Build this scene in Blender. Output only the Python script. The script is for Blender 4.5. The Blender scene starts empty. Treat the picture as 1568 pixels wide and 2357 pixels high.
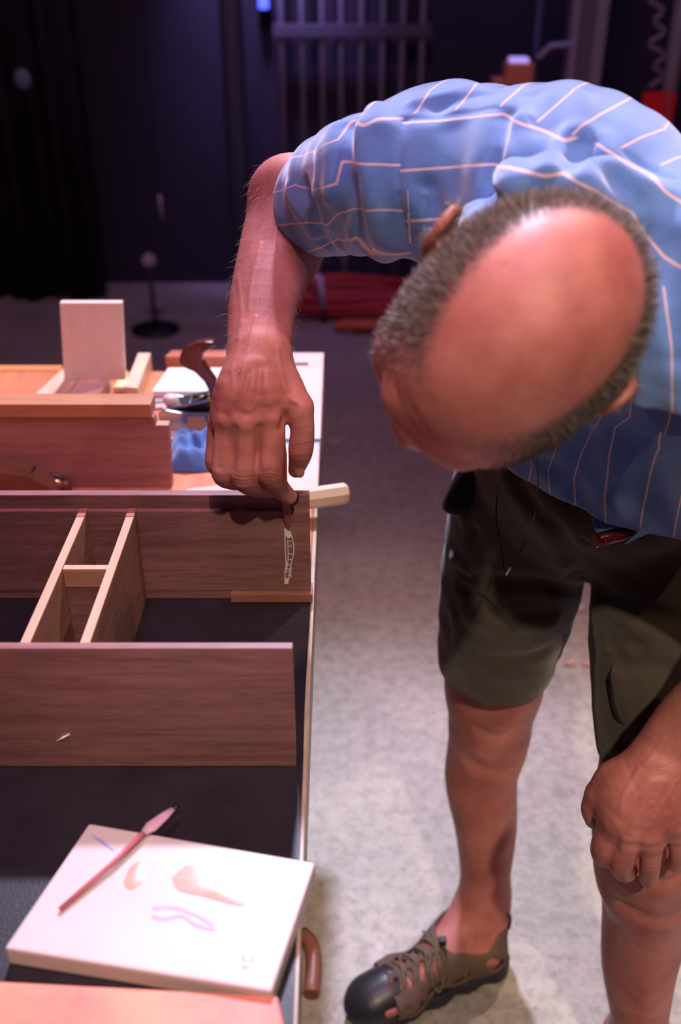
import bpy, bmesh, math, random
import numpy as np
from mathutils import Vector, Matrix
random.seed(7); np.random.seed(7)
S = bpy.context.scene
COL = S.collection

# ------------------------------------------------------------------ camera
TH = math.radians(30.5); F = 35/36*2357; CX, CY = 784.0, 1178.5; CAMZ = 1.58
cd = bpy.data.cameras.new('camera'); cam = bpy.data.objects.new('camera', cd); COL.objects.link(cam)
cam.location = (0, 0, CAMZ); cam.rotation_euler = (math.pi/2-TH, 0, 0)
cd.sensor_fit = 'VERTICAL'; cd.sensor_height = 36; cd.lens = 35; cd.clip_start = .02
cd.dof.use_dof = True; cd.dof.focus_distance = 1.09; cd.dof.aperture_fstop = 3.2
S.camera = cam
S.view_settings.view_transform = 'Standard'; S.view_settings.look = 'None'
S.view_settings.gamma = 1; S.view_settings.exposure = 0.0
try: S.view_settings.use_curve_mapping = False
except Exception: pass
w = bpy.data.worlds.new('world'); S.world = w; w.use_nodes = True
w.node_tree.nodes['Background'].inputs[0].default_value = (.16, .12, .30, 1)
w.node_tree.nodes['Background'].inputs[1].default_value = .10

def aim(o, tgt):
    o.rotation_euler = (Vector(tgt)-Vector(o.location)).to_track_quat('-Z', 'Y').to_euler()
def spot(name, loc, tgt, power, col, size, blend=.4, radius=.1):
    l = bpy.data.lights.new(name, 'SPOT'); l.energy = power; l.color = col
    l.spot_size = math.radians(size); l.spot_blend = blend; l.shadow_soft_size = radius
    o = bpy.data.objects.new(name, l); COL.objects.link(o); o.location = loc; aim(o, tgt); return o
def area(name, loc, tgt, power, col, sx, sy):
    l = bpy.data.lights.new(name, 'AREA'); l.energy = power; l.color = col; l.shape = 'RECTANGLE'
    l.size = sx; l.size_y = sy
    o = bpy.data.objects.new(name, l); COL.objects.link(o); o.location = loc; aim(o, tgt); return o
# stage lamps: violet-white wash from behind, warm key from the right, dim rose fill from the front
spot('back_wash_lamp', (-.12, 4.0, 4.6), (.05, 1.0, 1.1), 1300, (.76, .74, 1.0), 38, .5, .12)
spot('back_warm_lamp', (1.55, 3.6, 4.5), (.15, 1.0, .7), 300, (1.0, .66, .58), 42, .5, .10)
spot('front_warm_lamp', (.5, -1.8, 4.6), (.18, 1.15, .0), 520, (1.0, .79, .56), 20, .8, .06)
spot('right_warm_lamp', (2.3, .0, 4.6), (.1, .9, .9), 150, (1.0, .66, .42), 40, .5, .06)
area('overhead_lavender_lamp', (-.2, .3, 5.0), (.0, 1.0, .9), 85, (1.0, .48, .82), 1.0, 1.0)
spot('drape_violet_lamp', (-.36, 4.45, 2.2), (-.32, 4.99, 1.4), 150, (.46, .32, 1.0), 60, .9, .10)
spot('drape_blue_lamp', (.6, 4.2, 3.0), (.4, 4.99, .9), 40, (.25, .20, 1.0), 80, .9, .10)

# ------------------------------------------------------------------ geometry helpers
R_ = np.array([1., 0, 0]); FW = np.array([0, math.cos(TH), -math.sin(TH)]); UP = np.array([0, math.sin(TH), math.cos(TH)])
C0 = np.array([0, 0, CAMZ])
def ray(px, py): return FW + R_*((px-CX)/F) - UP*((py-CY)/F)
def Q(px, py, d): return C0 + ray(px, py)*d
def PZ(px, py, z=.88): r = ray(px, py); return C0 + r*((z-CAMZ)/r[2])
def PY(px, py, y): r = ray(px, py); return C0 + r*(y/r[1])
def unit(v): v = np.asarray(v, float); return v/np.linalg.norm(v)

def empty(name, loc, label, cat, group=None):
    o = bpy.data.objects.new(name, None); COL.objects.link(o); o.location = tuple(loc); o.empty_display_size = .05
    o['label'] = label; o['category'] = cat
    if group: o['group'] = group
    return o
def tag(o, label=None, cat=None, group=None, kind=None):
    for k, v in (('label', label), ('category', cat), ('group', group), ('kind', kind)):
        if v: o[k] = v
    return o
class MB:
    """collects world-space geometry, build() links it as ONE mesh object"""
    def __init__(s): s.v = []; s.f = []; s.sm = []
    def add(s, vs, fs, smooth=False):
        n = len(s.v); s.v += [tuple(map(float, p)) for p in vs]; s.f += [tuple(i+n for i in f) for f in fs]; s.sm += [smooth]*len(fs); return s
    def box(s, lo, hi, M=None, c=None):
        x0, y0, z0 = lo; x1, y1, z1 = hi
        vs = [(x0,y0,z0),(x1,y0,z0),(x1,y1,z0),(x0,y1,z0),(x0,y0,z1),(x1,y0,z1),(x1,y1,z1),(x0,y1,z1)]
        if M is not None: vs = [tuple(np.asarray(c)+M@np.array(p)) for p in vs]
        return s.add(vs, [(0,3,2,1),(4,5,6,7),(0,1,5,4),(1,2,6,5),(2,3,7,6),(3,0,4,7)])
    def slab(s, top, th):
        n = len(top); top = [np.asarray(p, float) for p in top]; bot = [p-np.array([0,0,th]) for p in top]
        fs = [tuple(range(n)), tuple(range(2*n-1, n-1, -1))]+[(i, i+n, (i+1) % n+n, (i+1) % n) for i in range(n)]
        return s.add(top+bot, fs)
    def prism(s, poly, d):
        n = len(poly); a = [np.asarray(p, float) for p in poly]; b = [p+np.asarray(d) for p in a]
        fs = [tuple(range(n)), tuple(range(2*n-1, n-1, -1))]+[(i, i+n, (i+1) % n+n, (i+1) % n) for i in range(n)]
        return s.add(a+b, fs)
    def tube(s, pts, rad, n=10, flat=1.0, caps=True, up=(0,0,1)):
        pts = [np.asarray(p, float) for p in pts]; m = len(pts)
        if not hasattr(rad, '__len__'): rad = [rad]*m
        vs = []
        for i, p in enumerate(pts):
            t = unit(pts[min(i+1, m-1)]-pts[max(i-1, 0)]); u = np.asarray(up, float)
            if abs(t@u) > .95: u = np.array([1., 0, 0])
            a = unit(np.cross(t, u)); b = np.cross(a, t)
            for k in range(n):
                an = 2*math.pi*k/n+math.pi/n; vs.append(p+a*math.cos(an)*rad[i]+b*math.sin(an)*rad[i]*flat)
        fs = [(i*n+k, i*n+(k+1) % n, (i+1)*n+(k+1) % n, (i+1)*n+k) for i in range(m-1) for k in range(n)]
        s.add(vs, fs, n > 8)
        if caps: 
            o = len(s.v)-len(vs); s.f += [tuple(o+k for k in range(n-1, -1, -1)), tuple(o+(m-1)*n+k for k in range(n))]; s.sm += [False]*2
        return s
    def lathe(s, c, axis, prof, n=24):
        axis = unit(axis); return s.tube([np.asarray(c)+axis*h for h, r in prof], [r for h, r in prof], n)
    def build(s, name, mat, parent=None, bevel=0, seg=2, smooth=None):
        me = bpy.data.meshes.new(name); off = np.array(parent.location) if parent is not None else np.zeros(3)
        if parent is not None and parent.parent is not None: off = off+np.array(parent.parent.location)
        me.from_pydata([tuple(np.array(p)-off) for p in s.v], [], s.f)
        if smooth is not None: s.sm = [smooth]*len(s.f)
        me.polygons.foreach_set('use_smooth', s.sm)
        bm = bmesh.new(); bm.from_mesh(me); bmesh.ops.recalc_face_normals(bm, faces=bm.faces)
        if bevel:
            r = bmesh.ops.bevel(bm, geom=list(bm.edges), offset=bevel, segments=seg, profile=.6, affect='EDGES', clamp_overlap=True)
        bm.to_mesh(me); bm.free()
        o = bpy.data.objects.new(name, me); COL.objects.link(o); o.parent = parent
        if mat: me.materials.append(mat)
        return o
def catmull(P, n=8):
    P = [np.asarray(p, float) for p in P]; P = [2*P[0]-P[1]]+P+[2*P[-1]-P[-2]]; out = []
    for i in range(1, len(P)-2):
        for k in range(n):
            t = k/n; a, b, c, d = P[i-1:i+3]
            out.append(.5*((2*b)+(c-a)*t+(2*a-5*b+4*c-d)*t*t+(3*b-a-3*c+d)*t**3))
    out.append(P[-2]); return out

# ------------------------------------------------------------------ materials
def mat(name, col, rough=.5, spec=.4, noise=None, bump=None, metal=0, coat=0, grain=None, col2=None, emit=None, rvar=0, sss=0, sheen=0, trans=0):
    """noise=(scale,amount) tints; grain=(stretch vector, scale, rotz) wood; bump=(scale,strength,dist)"""
    m = bpy.data.materials.new(name); m.use_nodes = True; nt = m.node_tree; N = nt.nodes; L = nt.links
    b = N['Principled BSDF']; b.inputs['Roughness'].default_value = rough
    b.inputs['Specular IOR Level'].default_value = spec; b.inputs['Metallic'].default_value = metal
    b.inputs['Coat Weight'].default_value = coat; b.inputs['Coat Roughness'].default_value = .15
    b.inputs['Sheen Weight'].default_value = sheen; b.inputs['Transmission Weight'].default_value = trans
    if sss: b.inputs['Subsurface Weight'].default_value = sss; b.inputs['Subsurface Scale'].default_value = .006; b.inputs['Subsurface Radius'].default_value = (1, .35, .2)
    b.inputs['Base Color'].default_value = (*col, 1)
    tc = N.new('ShaderNodeTexCoord'); src = None
    c2 = col2 or tuple(c*.6 for c in col)
    if grain:
        st, sc, rz = grain
        mp = N.new('ShaderNodeMapping'); mp.inputs['Rotation'].default_value = rz if hasattr(rz, '__len__') else (0, 0, rz); mp.inputs['Scale'].default_value = st
        L.new(tc.outputs['Object'], mp.inputs[0])
        n1 = N.new('ShaderNodeTexNoise'); n1.inputs['Scale'].default_value = sc; n1.inputs['Detail'].default_value = 6; n1.inputs['Roughness'].default_value = .6; n1.inputs['Distortion'].default_value = .6
        L.new(mp.outputs[0], n1.inputs[0])
        n2 = N.new('ShaderNodeTexNoise'); n2.inputs['Scale'].default_value = sc*7; n2.inputs['Detail'].default_value = 3
        L.new(mp.outputs[0], n2.inputs[0])
        mx = N.new('ShaderNodeMath'); mx.operation = 'MULTIPLY_ADD'; mx.inputs[1].default_value = .45; L.new(n2.outputs[0], mx.inputs[0]); 
        mm = N.new('ShaderNodeMath'); mm.operation = 'MULTIPLY'; mm.inputs[1].default_value = .75; L.new(n1.outputs[0], mm.inputs[0]); L.new(mm.outputs[0], mx.inputs[2])
        rp = N.new('ShaderNodeValToRGB'); rp.color_ramp.elements[0].position = .38; rp.color_ramp.elements[1].position = .72
        rp.color_ramp.elements[0].color = (*c2, 1); rp.color_ramp.elements[1].color = (*col, 1)
        L.new(mx.outputs[0], rp.inputs[0]); L.new(rp.outputs[0], b.inputs['Base Color']); src = mx.outputs[0]
        bp = N.new('ShaderNodeBump'); bp.inputs['Strength'].default_value = .25; bp.inputs['Distance'].default_value = .0006
        L.new(src, bp.inputs['Height']); L.new(bp.outputs[0], b.inputs['Normal'])
    elif noise:
        n1 = N.new('ShaderNodeTexNoise'); n1.inputs['Scale'].default_value = noise[0]; n1.inputs['Detail'].default_value = 5; n1.inputs['Roughness'].default_value = .65
        L.new(tc.outputs['Object'], n1.inputs[0])
        rp = N.new('ShaderNodeValToRGB'); rp.color_ramp.elements[0].position = .5-noise[1]; rp.color_ramp.elements[1].position = .5+noise[1]
        rp.color_ramp.elements[0].color = (*c2, 1); rp.color_ramp.elements[1].color = (*col, 1)
        L.new(n1.outputs[0], rp.inputs[0]); L.new(rp.outputs[0], b.inputs['Base Color']); src = n1.outputs[0]
        if rvar:
            mr = N.new('ShaderNodeMapRange'); mr.inputs[3].default_value = rough-rvar; mr.inputs[4].default_value = rough+rvar
            L.new(n1.outputs[0], mr.inputs[0]); L.new(mr.outputs[0], b.inputs['Roughness'])
    if bump:
        n3 = N.new('ShaderNodeTexNoise'); n3.inputs['Scale'].default_value = bump[0]; n3.inputs['Detail'].default_value = 4
        L.new(tc.outputs['Object'], n3.inputs[0])
        bp = N.new('ShaderNodeBump'); bp.inputs['Strength'].default_value = bump[1]; bp.inputs['Distance'].default_value = bump[2]
        L.new(n3.outputs[0], bp.inputs['Height']); L.new(bp.outputs[0], b.inputs['Normal'])
    if emit: b.inputs['Emission Color'].default_value = (*emit[0], 1); b.inputs['Emission Strength'].default_value = emit[1]
    return m
GX = ((1.2, 14, 14), 3.0, 0); GY = ((14, 1.2, 14), 3.0, 0); GZ = ((14, 14, 1.2), 3.0, 0)
M = {}
M['walnut'] = mat('walnut', (.31, .138, .135), .45, .35, grain=((2.0, 30, 30), 3.2, (0, .06, 0)), col2=(.15, .068, .062))
M['walnut_y'] = mat('walnut_lengthwise', (.36, .19, .15), .45, .35, grain=((30, 2.0, 30), 3.0, (.05, 0, 0)), col2=(.20, .10, .08))
M['cherry'] = mat('cherry', (.56, .27, .13), .42, .4, grain=((2, 24, 24), 2.5, 0), col2=(.44, .19, .085))
M['edge'] = mat('pale_edge_wood', (.62, .38, .26), .5, .3, grain=((20, 2, 20), 3, 0), col2=(.52, .30, .19))
M['maple'] = mat('maple', (.90, .74, .62), .45, .35, grain=((16, 16, 1.6), 3, 0), col2=(.84, .65, .53))
M['maple_y'] = mat('maple_lengthwise', (.80, .62, .44), .42, .4, grain=((18, 1.6, 18), 3, 0), col2=(.68, .46, .28))
M['maple_x'] = mat('maple_crosswise', (.80, .58, .47), .4, .4, grain=((1.6, 18, 18), 3, 0), col2=(.72, .48, .36))
M['bench'] = mat('orange_bench_wood', (.68, .26, .12), .36, .5, grain=((14, 1.6, 14), 2.0, .05), col2=(.50, .15, .07), coat=.2)
M['benchpale'] = mat('pale_bench_wood', (.84, .68, .60), .34, .5, noise=(9, .25), col2=(.74, .54, .47), coat=.25)
M['mat'] = mat('black_mat', (.016, .014, .022), .42, .45, noise=(14, .25), col2=(.008, .007, .011), rvar=.12, bump=(420, .35, .0008))
M['concrete'] = None
M['slab'] = mat('white_stone', (.60, .53, .54), .38, .5, noise=(11, .3), col2=(.56, .48, .47), coat=.12)
M['stoneedge'] = M['slab']
M['black'] = mat('black_paint', (.012, .012, .016), .5, .4)
M['drape'] = mat('black_drape', (.034, .030, .042), .85, .15, noise=(4, .3), col2=(.022, .020, .030))
M['steel'] = mat('brushed_steel', (.50, .50, .55), .28, .5, metal=1)
M['dsteel'] = mat('dark_steel', (.10, .10, .13), .35, .5, metal=.9)
M['brass'] = mat('brass', (.72, .50, .22), .28, .5, metal=1)
M['rosewood'] = mat('rosewood', (.16, .035, .026), .25, .5, grain=((20, 20, 3), 3, .4), col2=(.06, .014, .012), coat=.5)
M['bronze'] = mat('bronze_wood', (.22, .10, .055), .35, .4, grain=((3, 14, 14), 3, 0), col2=(.14, .06, .035), coat=.3)
M['cloth'] = mat('blue_cloth', (.10, .22, .52), .85, .2, noise=(40, .3), col2=(.07, .15, .38), bump=(900, .5, .0008), sheen=.3)
M['paper'] = mat('white_paper', (.86, .82, .84), .5, .3)
M['redpaint'] = mat('red_paint', (.62, .012, .02), .4, .4)
M['cable_red'] = mat('red_cable', (.42, .035, .03), .5, .4)
M['cable_orange'] = mat('orange_cable', (.55, .13, .05), .5, .4)
M['paintwhite'] = mat('white_paint_line', (.80, .76, .70), .5, .4)
M['handle'] = mat('brown_handle', (.30, .055, .03), .3, .5, coat=.4)
M['grey'] = mat('grey_metal', (.30, .28, .34), .45, .4, metal=.3)
# ------------------------------------------------------------------ setting
def concrete():
    m = bpy.data.materials.new('concrete'); m.use_nodes = True; nt = m.node_tree; N = nt.nodes; L = nt.links; b = N['Principled BSDF']
    tc = N.new('ShaderNodeTexCoord')
    def nz(s, det=6, ro=.6, dist=0):
        n = N.new('ShaderNodeTexNoise'); n.inputs['Scale'].default_value = s; n.inputs['Detail'].default_value = det; n.inputs['Roughness'].default_value = ro; n.inputs['Distortion'].default_value = dist
        L.new(tc.outputs['Object'], n.inputs[0]); return n.outputs[0]
    def ramp(src, stops):
        r = N.new('ShaderNodeValToRGB'); e = r.color_ramp.elements
        while len(e) < len(stops): e.new(.5)
        for i, (p, c) in enumerate(stops): e[i].position = p; e[i].color = (*c, 1) if hasattr(c, '__len__') else (c, c, c, 1)
        L.new(src, r.inputs[0]); return r.outputs[0]
    def mul(a, c2, f=1.0, mode='MULTIPLY'):
        x = N.new('ShaderNodeMixRGB'); x.blend_type = mode; x.inputs[0].default_value = f; L.new(a, x.inputs[1]); L.new(c2, x.inputs[2]); return x.outputs[0]
    base = ramp(nz(3.2), [(.3, (.30, .28, .235)), (.7, (.42, .39, .33))])
    patch = ramp(nz(38, 8, .7, .4), [(.40, .62), (.55, 1.0)])
    pits = ramp(nz(95, 3, .6), [(.30, .35), (.42, 1.0)])
    c = mul(mul(base, patch, .75), pits, .7)
    fl = N.new('ShaderNodeTexVoronoi'); fl.inputs['Scale'].default_value = 26; L.new(tc.outputs['Object'], fl.inputs[0])
    fleck = ramp(fl.outputs['Distance'], [(.03, .75), (.06, 0.0)])
    wt = N.new('ShaderNodeMixRGB'); wt.inputs[2].default_value = (.80, .76, .70, 1); L.new(c, wt.inputs[1])
    g = N.new('ShaderNodeMath'); g.operation = 'GREATER_THAN'; g.inputs[1].default_value = .58; L.new(nz(7, 2), g.inputs[0])
    gm = N.new('ShaderNodeMath'); gm.operation = 'MULTIPLY'; L.new(fleck, gm.inputs[0]); L.new(g.outputs[0], gm.inputs[1]); L.new(gm.outputs[0], wt.inputs[0])
    L.new(wt.outputs[0], b.inputs['Base Color'])
    mr = N.new('ShaderNodeMapRange'); mr.inputs[3].default_value = .24; mr.inputs[4].default_value = .62; L.new(nz(18, 8, .7), mr.inputs[0]); L.new(mr.outputs[0], b.inputs['Roughness'])
    b.inputs['Specular IOR Level'].default_value = .5
    bp = N.new('ShaderNodeBump'); bp.inputs['Strength'].default_value = .5; bp.inputs['Distance'].default_value = .002; L.new(nz(60, 6, .7), bp.inputs['Height']); L.new(bp.outputs[0], b.inputs['Normal'])
    return m
M['concrete'] = concrete()
def struct(name, mb, m, bevel=0):
    return tag(mb.build(name, m, None, bevel), kind='structure')
X0, X1, Y0, Y1, ZT = -4.2, 3.4, -3.0, 5.0, 5.2
tag(struct('floor', MB().box((X0, Y0, -.1), (X1, Y1, 0)), M['concrete']), 'speckled grey concrete stage floor')
tag(struct('wall_back', MB().box((X0, Y1, 0), (X1, Y1+.1, ZT)), M['drape']), 'black back wall of the stage')
tag(struct('wall_left', MB().box((X0-.1, Y0, 0), (X0, Y1, ZT)), M['drape']), 'black left wall')
tag(struct('wall_right', MB().box((X1, Y0, 0), (X1+.1, Y1, ZT)), M['drape']), 'black right wall')
tag(struct('ceiling', MB().box((X0, Y0, ZT), (X1, Y1, ZT+.1)), M['black']), 'black ceiling above the lamps')

# black stage curtain along the left of the back wall, softly pleated
mb = MB(); n = 260; vs = []; 
for i in range(n):
    x = X0+.1+(2.95)*i/(n-1); y = 4.72+.035*math.sin(x*26)+.02*math.sin(x*61+1)
    vs += [(x, y, .02), (x, y, 4.9)]
mb.add(vs, [(2*i, 2*i+2, 2*i+3, 2*i+1) for i in range(n-1)], True)
cu = mb.build('stage_curtain', M['drape'], None)
md = cu.modifiers.new('s', 'SOLIDIFY'); md.thickness = .004
tag(cu, 'black pleated stage curtain hanging behind the workbench', 'curtain')

def on_y(px, py, y): return PY(px, py, y)
# rack of vertical rods
rk = empty('rod_rack', (-.05, 4.88, 0), 'dim rack of thin upright steel rods with a crossbar behind the man', 'rack')
for px in (650, 697, 743, 786, 832, 880, 925, 970):
    x = PY(px, 150, 4.88)[0]
    MB().tube([(x, 4.88, .04), (x, 4.88, 3.2)], .014, 10).build('rod', M['grey'], rk)
xa, xb = PY(640, 100, 4.88)[0], PY(982, 100, 4.88)[0]
for z in (.03, PY(800, 70, 4.88)[2], 3.2):
    MB().box((xa-.02, 4.895, z-.025), (xb+.02, 4.85, z+.025)).build('crossbar', mat('dark_bar', (.07, .065, .08), .6, .3), rk, .003)
p = PY(545, 300, 4.3); 
tag(MB().tube([(p[0], 4.3, 0), (p[0], 4.3, 4.6)], .045, 20).build('pipe', mat('blue_grey_pipe', (.10, .11, .20), .4, .5), None), 'thick dark blue upright pipe left of the rod rack', 'pipe')
p = PY(1345, 100, 4.3)
co = empty('column', (p[0], 4.3, 0), 'wide dark grey steel column right of the rod rack', 'column')
MB().box((p[0]-.055, 4.29, .01), (p[0]+.03, 4.31, 4.6)).build('web', mat('column_grey', (.13, .11, .14), .5, .4), co, .003)
for dx, wd in ((-.055, .02), (.035, .035)):
    MB().box((p[0]+dx-.01, 4.25, .01), (p[0]+dx+wd, 4.35, 4.6)).build('flange', M['grey'], co, .003)
MB().box((p[0]-.1, 4.2, 0), (p[0]+.12, 4.4, .012)).build('base_plate', M['grey'], co, .002)
a, b_, c_ = PY(1325, 102, 4.26), PY(1268, 106, 4.26), PY(1238, 135, 4.26)
MB().tube([a, b_, c_], .012, 8).build('bracket', M['grey'], co)
p = PY(1236, 100, 4.3)
tag(MB().tube([(p[0], 4.3, 0), (p[0], 4.3, 4.6)], .018, 14).build('pipe', mat('thin_blue_pipe', (.08, .09, .18), .4, .5), None), 'thin dark blue upright pipe beside the steel column', 'pipe')
# right edge: grey post with red tube, hanging coil
p = PY(1545, 180, 3.6)
po = empty('post', (p[0], 3.6, 0), 'grey upright post at the right edge with a red panel', 'post')
MB().tube([(p[0], 3.6, 0), (p[0], 3.6, 4.4)], .028, 16).build('tube', M['grey'], po)
t, b2 = PY(1512, 212, 3.58), PY(1512, 330, 3.58)
MB().box((t[0]-.045, 3.56, b2[2]), (t[0]+.035, 3.59, t[2])).build('red_panel', M['redpaint'], po, .003)
MB().box((t[0]+.045, 3.56, b2[2]), (t[0]+.062, 3.585, t[2])).build('red_strip', M['redpaint'], po, .003)
pts = [PY(1515+14*math.sin(i*1.1)+6*math.cos(i*.6), -40+i*9, 3.7) for i in range(28)]
tag(MB().tube(catmull(pts, 3), .010, 8).build('hose', mat('grey_hose', (.15, .13, .17), .6, .3), None), 'dim curly grey hose hanging left of the right-edge post', 'hose')
# things glimpsed in the dark at the left
def lump(name, px, py, y, r, m, label, cat, sq=(1, 1, 1)):
    c = PY(px, py, y); mb = MB(); n, k = 18, 10; vs = []
    for i in range(k+1):
        a = math.pi*i/k
        for j in range(n):
            b = 2*math.pi*j/n; vs.append(c+np.array([r*sq[0]*math.sin(a)*math.cos(b), r*sq[1]*math.sin(a)*math.sin(b), r*sq[2]*math.cos(a)]))
    mb.add(vs, [(i*n+j, i*n+(j+1) % n, (i+1)*n+(j+1) % n, (i+1)*n+j) for i in range(k) for j in range(n)], True)
    return mb, c
mb, c = lump('', 343, 600, 4.3, .034, None, '', '')
lp = empty('floor_lamp', (c[0], c[1], 0), 'dark lamp with a round dull grey head against the curtain', 'lamp')
mb.build('lamp_head', mat('dull_grey', (.34, .33, .36), .5, .4), lp)
MB().tube([(c[0], c[1], .02), (c[0], c[1], c[2]-.03)], .009, 10).build('pole', M['black'], lp)
MB().lathe((c[0], c[1], 0), (0, 0, 1), [(0, .11), (.012, .11), (.02, .02)]).build('base', M['black'], lp)
a, b_, b3 = PY(362, 412, 4.5), PY(369, 460, 4.5), PY(374, 505, 4.5)
hk = empty('hanging_tag', b_, 'small pale tag hanging in the dark above the round lamp', 'tag')
MB().tube([np.array([a[0], a[1], ZT]), a, b_], .003, 6).build('cord', M['black'], hk)
MB().tube([a+(b_-a)*.75, b_, b3], [.012, .017, .013], 12, .4).build('tag_plate', mat('pale_tag', (.60, .52, .56), .6, .3), hk)
c = PY(52, 182, 4.5)
MBs = lump('', 52, 182, 4.5, .035, None, '', '', (1, .5, 1.2))[0]
fx = empty('wall_fixture', tuple(c), 'faint bluish grey fixture high in the dark at the left', 'fixture')
MBs.build('head', mat('fixture_grey', (.14, .18, .24), .5, .4), fx)
MB().tube([np.array([c[0], c[1], ZT]), c], .006, 8).build('rod', M['black'], fx)

q = PY(607, 8, 4.9)
bl = empty('signal_lamp', tuple(q), 'tiny blue lamp at the top edge above the rod rack', 'lamp')
MB().box(q-.022, q+.022).build('lens', mat('blue_lens', (.1, .15, .8), .3, emit=((.10, .16, 1.0), 1.2)), bl, .006)
MB().box(q+np.array([-.03, .024, -.03]), q+np.array([.03, .098, .03])).build('housing', M['black'], bl, .003)
# small orange clamp lamp seen just over the man's back
c = PY(1192, 165, 4.2)
ol = empty('light_stand', (c[0], 4.2, 0), 'orange head on a dark stand peeping over the back of the man', 'stand')
mo = mat('orange_wood', (.60, .20, .10), .4, .5)
MB().box((c[0]-.055, 4.15, c[2]-.05), (c[0]+.055, 4.25, c[2]+.035)).build('head', mo, ol, .012)
MB().box((c[0]-.10, 4.16, c[2]-.06), (c[0]-.05, 4.24, c[2]-.02)).build('knob', mo, ol, .01)
MB().box((c[0]-.035, 4.16, c[2]+.036), (c[0]+.035, 4.24, c[2]+.05)).build('reflection_top', mat('violet_reflection', (.5, .4, .9), .15, .5, emit=((.5, .38, 1.0), .9)), ol, .004)  # glowing cap stands in for the violet reflection on the shiny top
for a in (0, 2.1, 4.2):
    MB().tube([(c[0], 4.2, c[2]-.05), (c[0]+.12*math.cos(a), 4.2+.12*math.sin(a), .012)], .012, 8).build('leg', M['black'], ol)
# stage lamp housings (light comes from them)
def lamp_can(loc, tgt, label):
    d = unit(np.array(tgt)-np.array(loc)); base = np.array(loc)-d*.06
    r = empty('stage_lamp', loc, label, 'lamp', 'stage lamps overhead')
    MB().tube([base-d*.28, base-d*.2, base, base+d*.0], [.05, .11, .12, .12], 20).build('housing', M['black'], r)
    MB().box((loc[0]-.02, loc[1]-.02, loc[2]+.1), (loc[0]+.02, loc[1]+.02, ZT)).build('hanger', M['black'], r)
for L_, T_, s in (((-.12, 4.0, 4.6), (.05, 1.0, 1.1), 'violet'), ((1.55, 3.6, 4.5), (.15, 1.2, .6), 'warm')):
    lamp_can(L_, T_, 'black stage lamp hanging overhead behind the bench, throwing %s light' % s)

# cables in loose coils on the floor behind the man
def coil(cx, cy, rx, ry, turns, r, seed, z0=.012, lift=.0):
    rnd = random.Random(seed); P = []; n = int(turns*14)
    for i in range(n):
        a = 2*math.pi*i/14; k = 1+.16*math.sin(a*.37+seed)+rnd.uniform(-.05, .05)
        P.append((cx+rx*k*math.cos(a)+.05*math.sin(a*.21), cy+ry*k*math.sin(a), z0+lift*i/n+rnd.uniform(0, .012)))
    return MB().tube(catmull(P, 3), r, 7)
c = PZ(770, 690, 0)
tag(coil(c[0], c[1]-.16, .40, .15, 9, .016, 3, .018, .10).build('cable', M['cable_red'], None), 'thick red cable heaped in loose coils on the floor behind the right arm', 'cable')
c = PZ(850, 748, 0)
tag(coil(c[0]+.12, c[1]-.10, .22, .04, 3, .014, 8, .016, .02).build('cable', M['cable_orange'], None), 'orange cable lying in front of the red cable heap', 'cable')
a = PY(705, 620, 4.42); b_ = PY(738, 642, 4.32)
tag(MB().tube([a-(b_-a)*.5, b_, b_+np.array([.01, 0, -b_[2]+.10])], .017, 10).build('pipe', mat('pale_pipe', (.55, .5, .62), .4, .4), None), 'short pale pipe slanting onto the red cable heap', 'pipe')
for (px, py) in ((735, 600), (793, 640)):
    q = PZ(px, py, 0); q[1] = 4.78; q[0] = PY(px, py, 4.78)[0]
    tag(MB().tube([(q[0], 4.78, 0), (q[0], 4.78, .55)], .016, 10).build('stand_leg', M['grey'], None), 'dim grey upright leg %s behind the red cable heap' % ('nearest the elbow' if px < 760 else 'in the middle'), 'leg')

# debris on the floor
def chip(px, py, L, W, ang, m, lab, name='wood_shaving', z=.004):
    c = PZ(px, py, z); u = np.array([math.cos(ang), math.sin(ang), 0]); v = np.array([-u[1], u[0], 0]); n = 7; vs = []
    for i in range(n):
        t = i/(n-1)-.5; h = .010*(4*t*t)
        for s in (-1, 1): vs.append(c+u*L*t+v*W*s*.5+np.array([0, 0, h]))
    o = MB().add(vs, [(2*i, 2*i+1, 2*i+3, 2*i+2) for i in range(n-1)], True).build(name, m, None)
    md = o.modifiers.new('s', 'SOLIDIFY'); md.thickness = .0012
    tag(o, lab, 'shaving', 'wood shavings on the floor')
ms = mat('shaving', (.80, .42, .33), .6, .3); ms2 = mat('shaving_pale', (.82, .72, .62), .6, .3)
chip(1311, 1527, .024, .010, .3, ms, 'pink wood shaving on the floor between the legs, left of the pair')
chip(1350, 1529, .024, .009, -.1, ms, 'pink wood shaving on the floor between the legs, right of the pair')
chip(1334, 1402, .02, .012, .1, ms2, 'pale shaving on the floor just below the crotch of the shorts')
chip(1316, 1402, .010, .006, .4, ms, 'tiny pink shaving on the floor left of the pale one near the shorts')
chip(772, 1018, .05, .010, -.4, ms2, 'thin pale curl on the floor right of the bench end')
chip(810, 1024, .035, .006, .1, ms2, 'thin pale curl on the floor farther from the bench end')

# ------------------------------------------------------------------ workbench
ZB = .88; XE = -.032
YF = PZ(745, 812)[1]; YG = PZ(700, 1012)[1]
wb = empty('workbench', (-.8, 1.05, 0), 'long wooden workbench with pale and orange top, black mat over its near half', 'workbench')
XL = -1.5
MB().box((XL, YG+.004, ZB-.07), (PZ(395, 950)[0], YF-.09, ZB)).build('top_plank', M['bench'], wb, .003)
MB().box((XL, .26, ZB-.07), (XE-.0055, YG-.004-.012, ZB)).build('top_plank', M['bench'], wb, .003)
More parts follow.
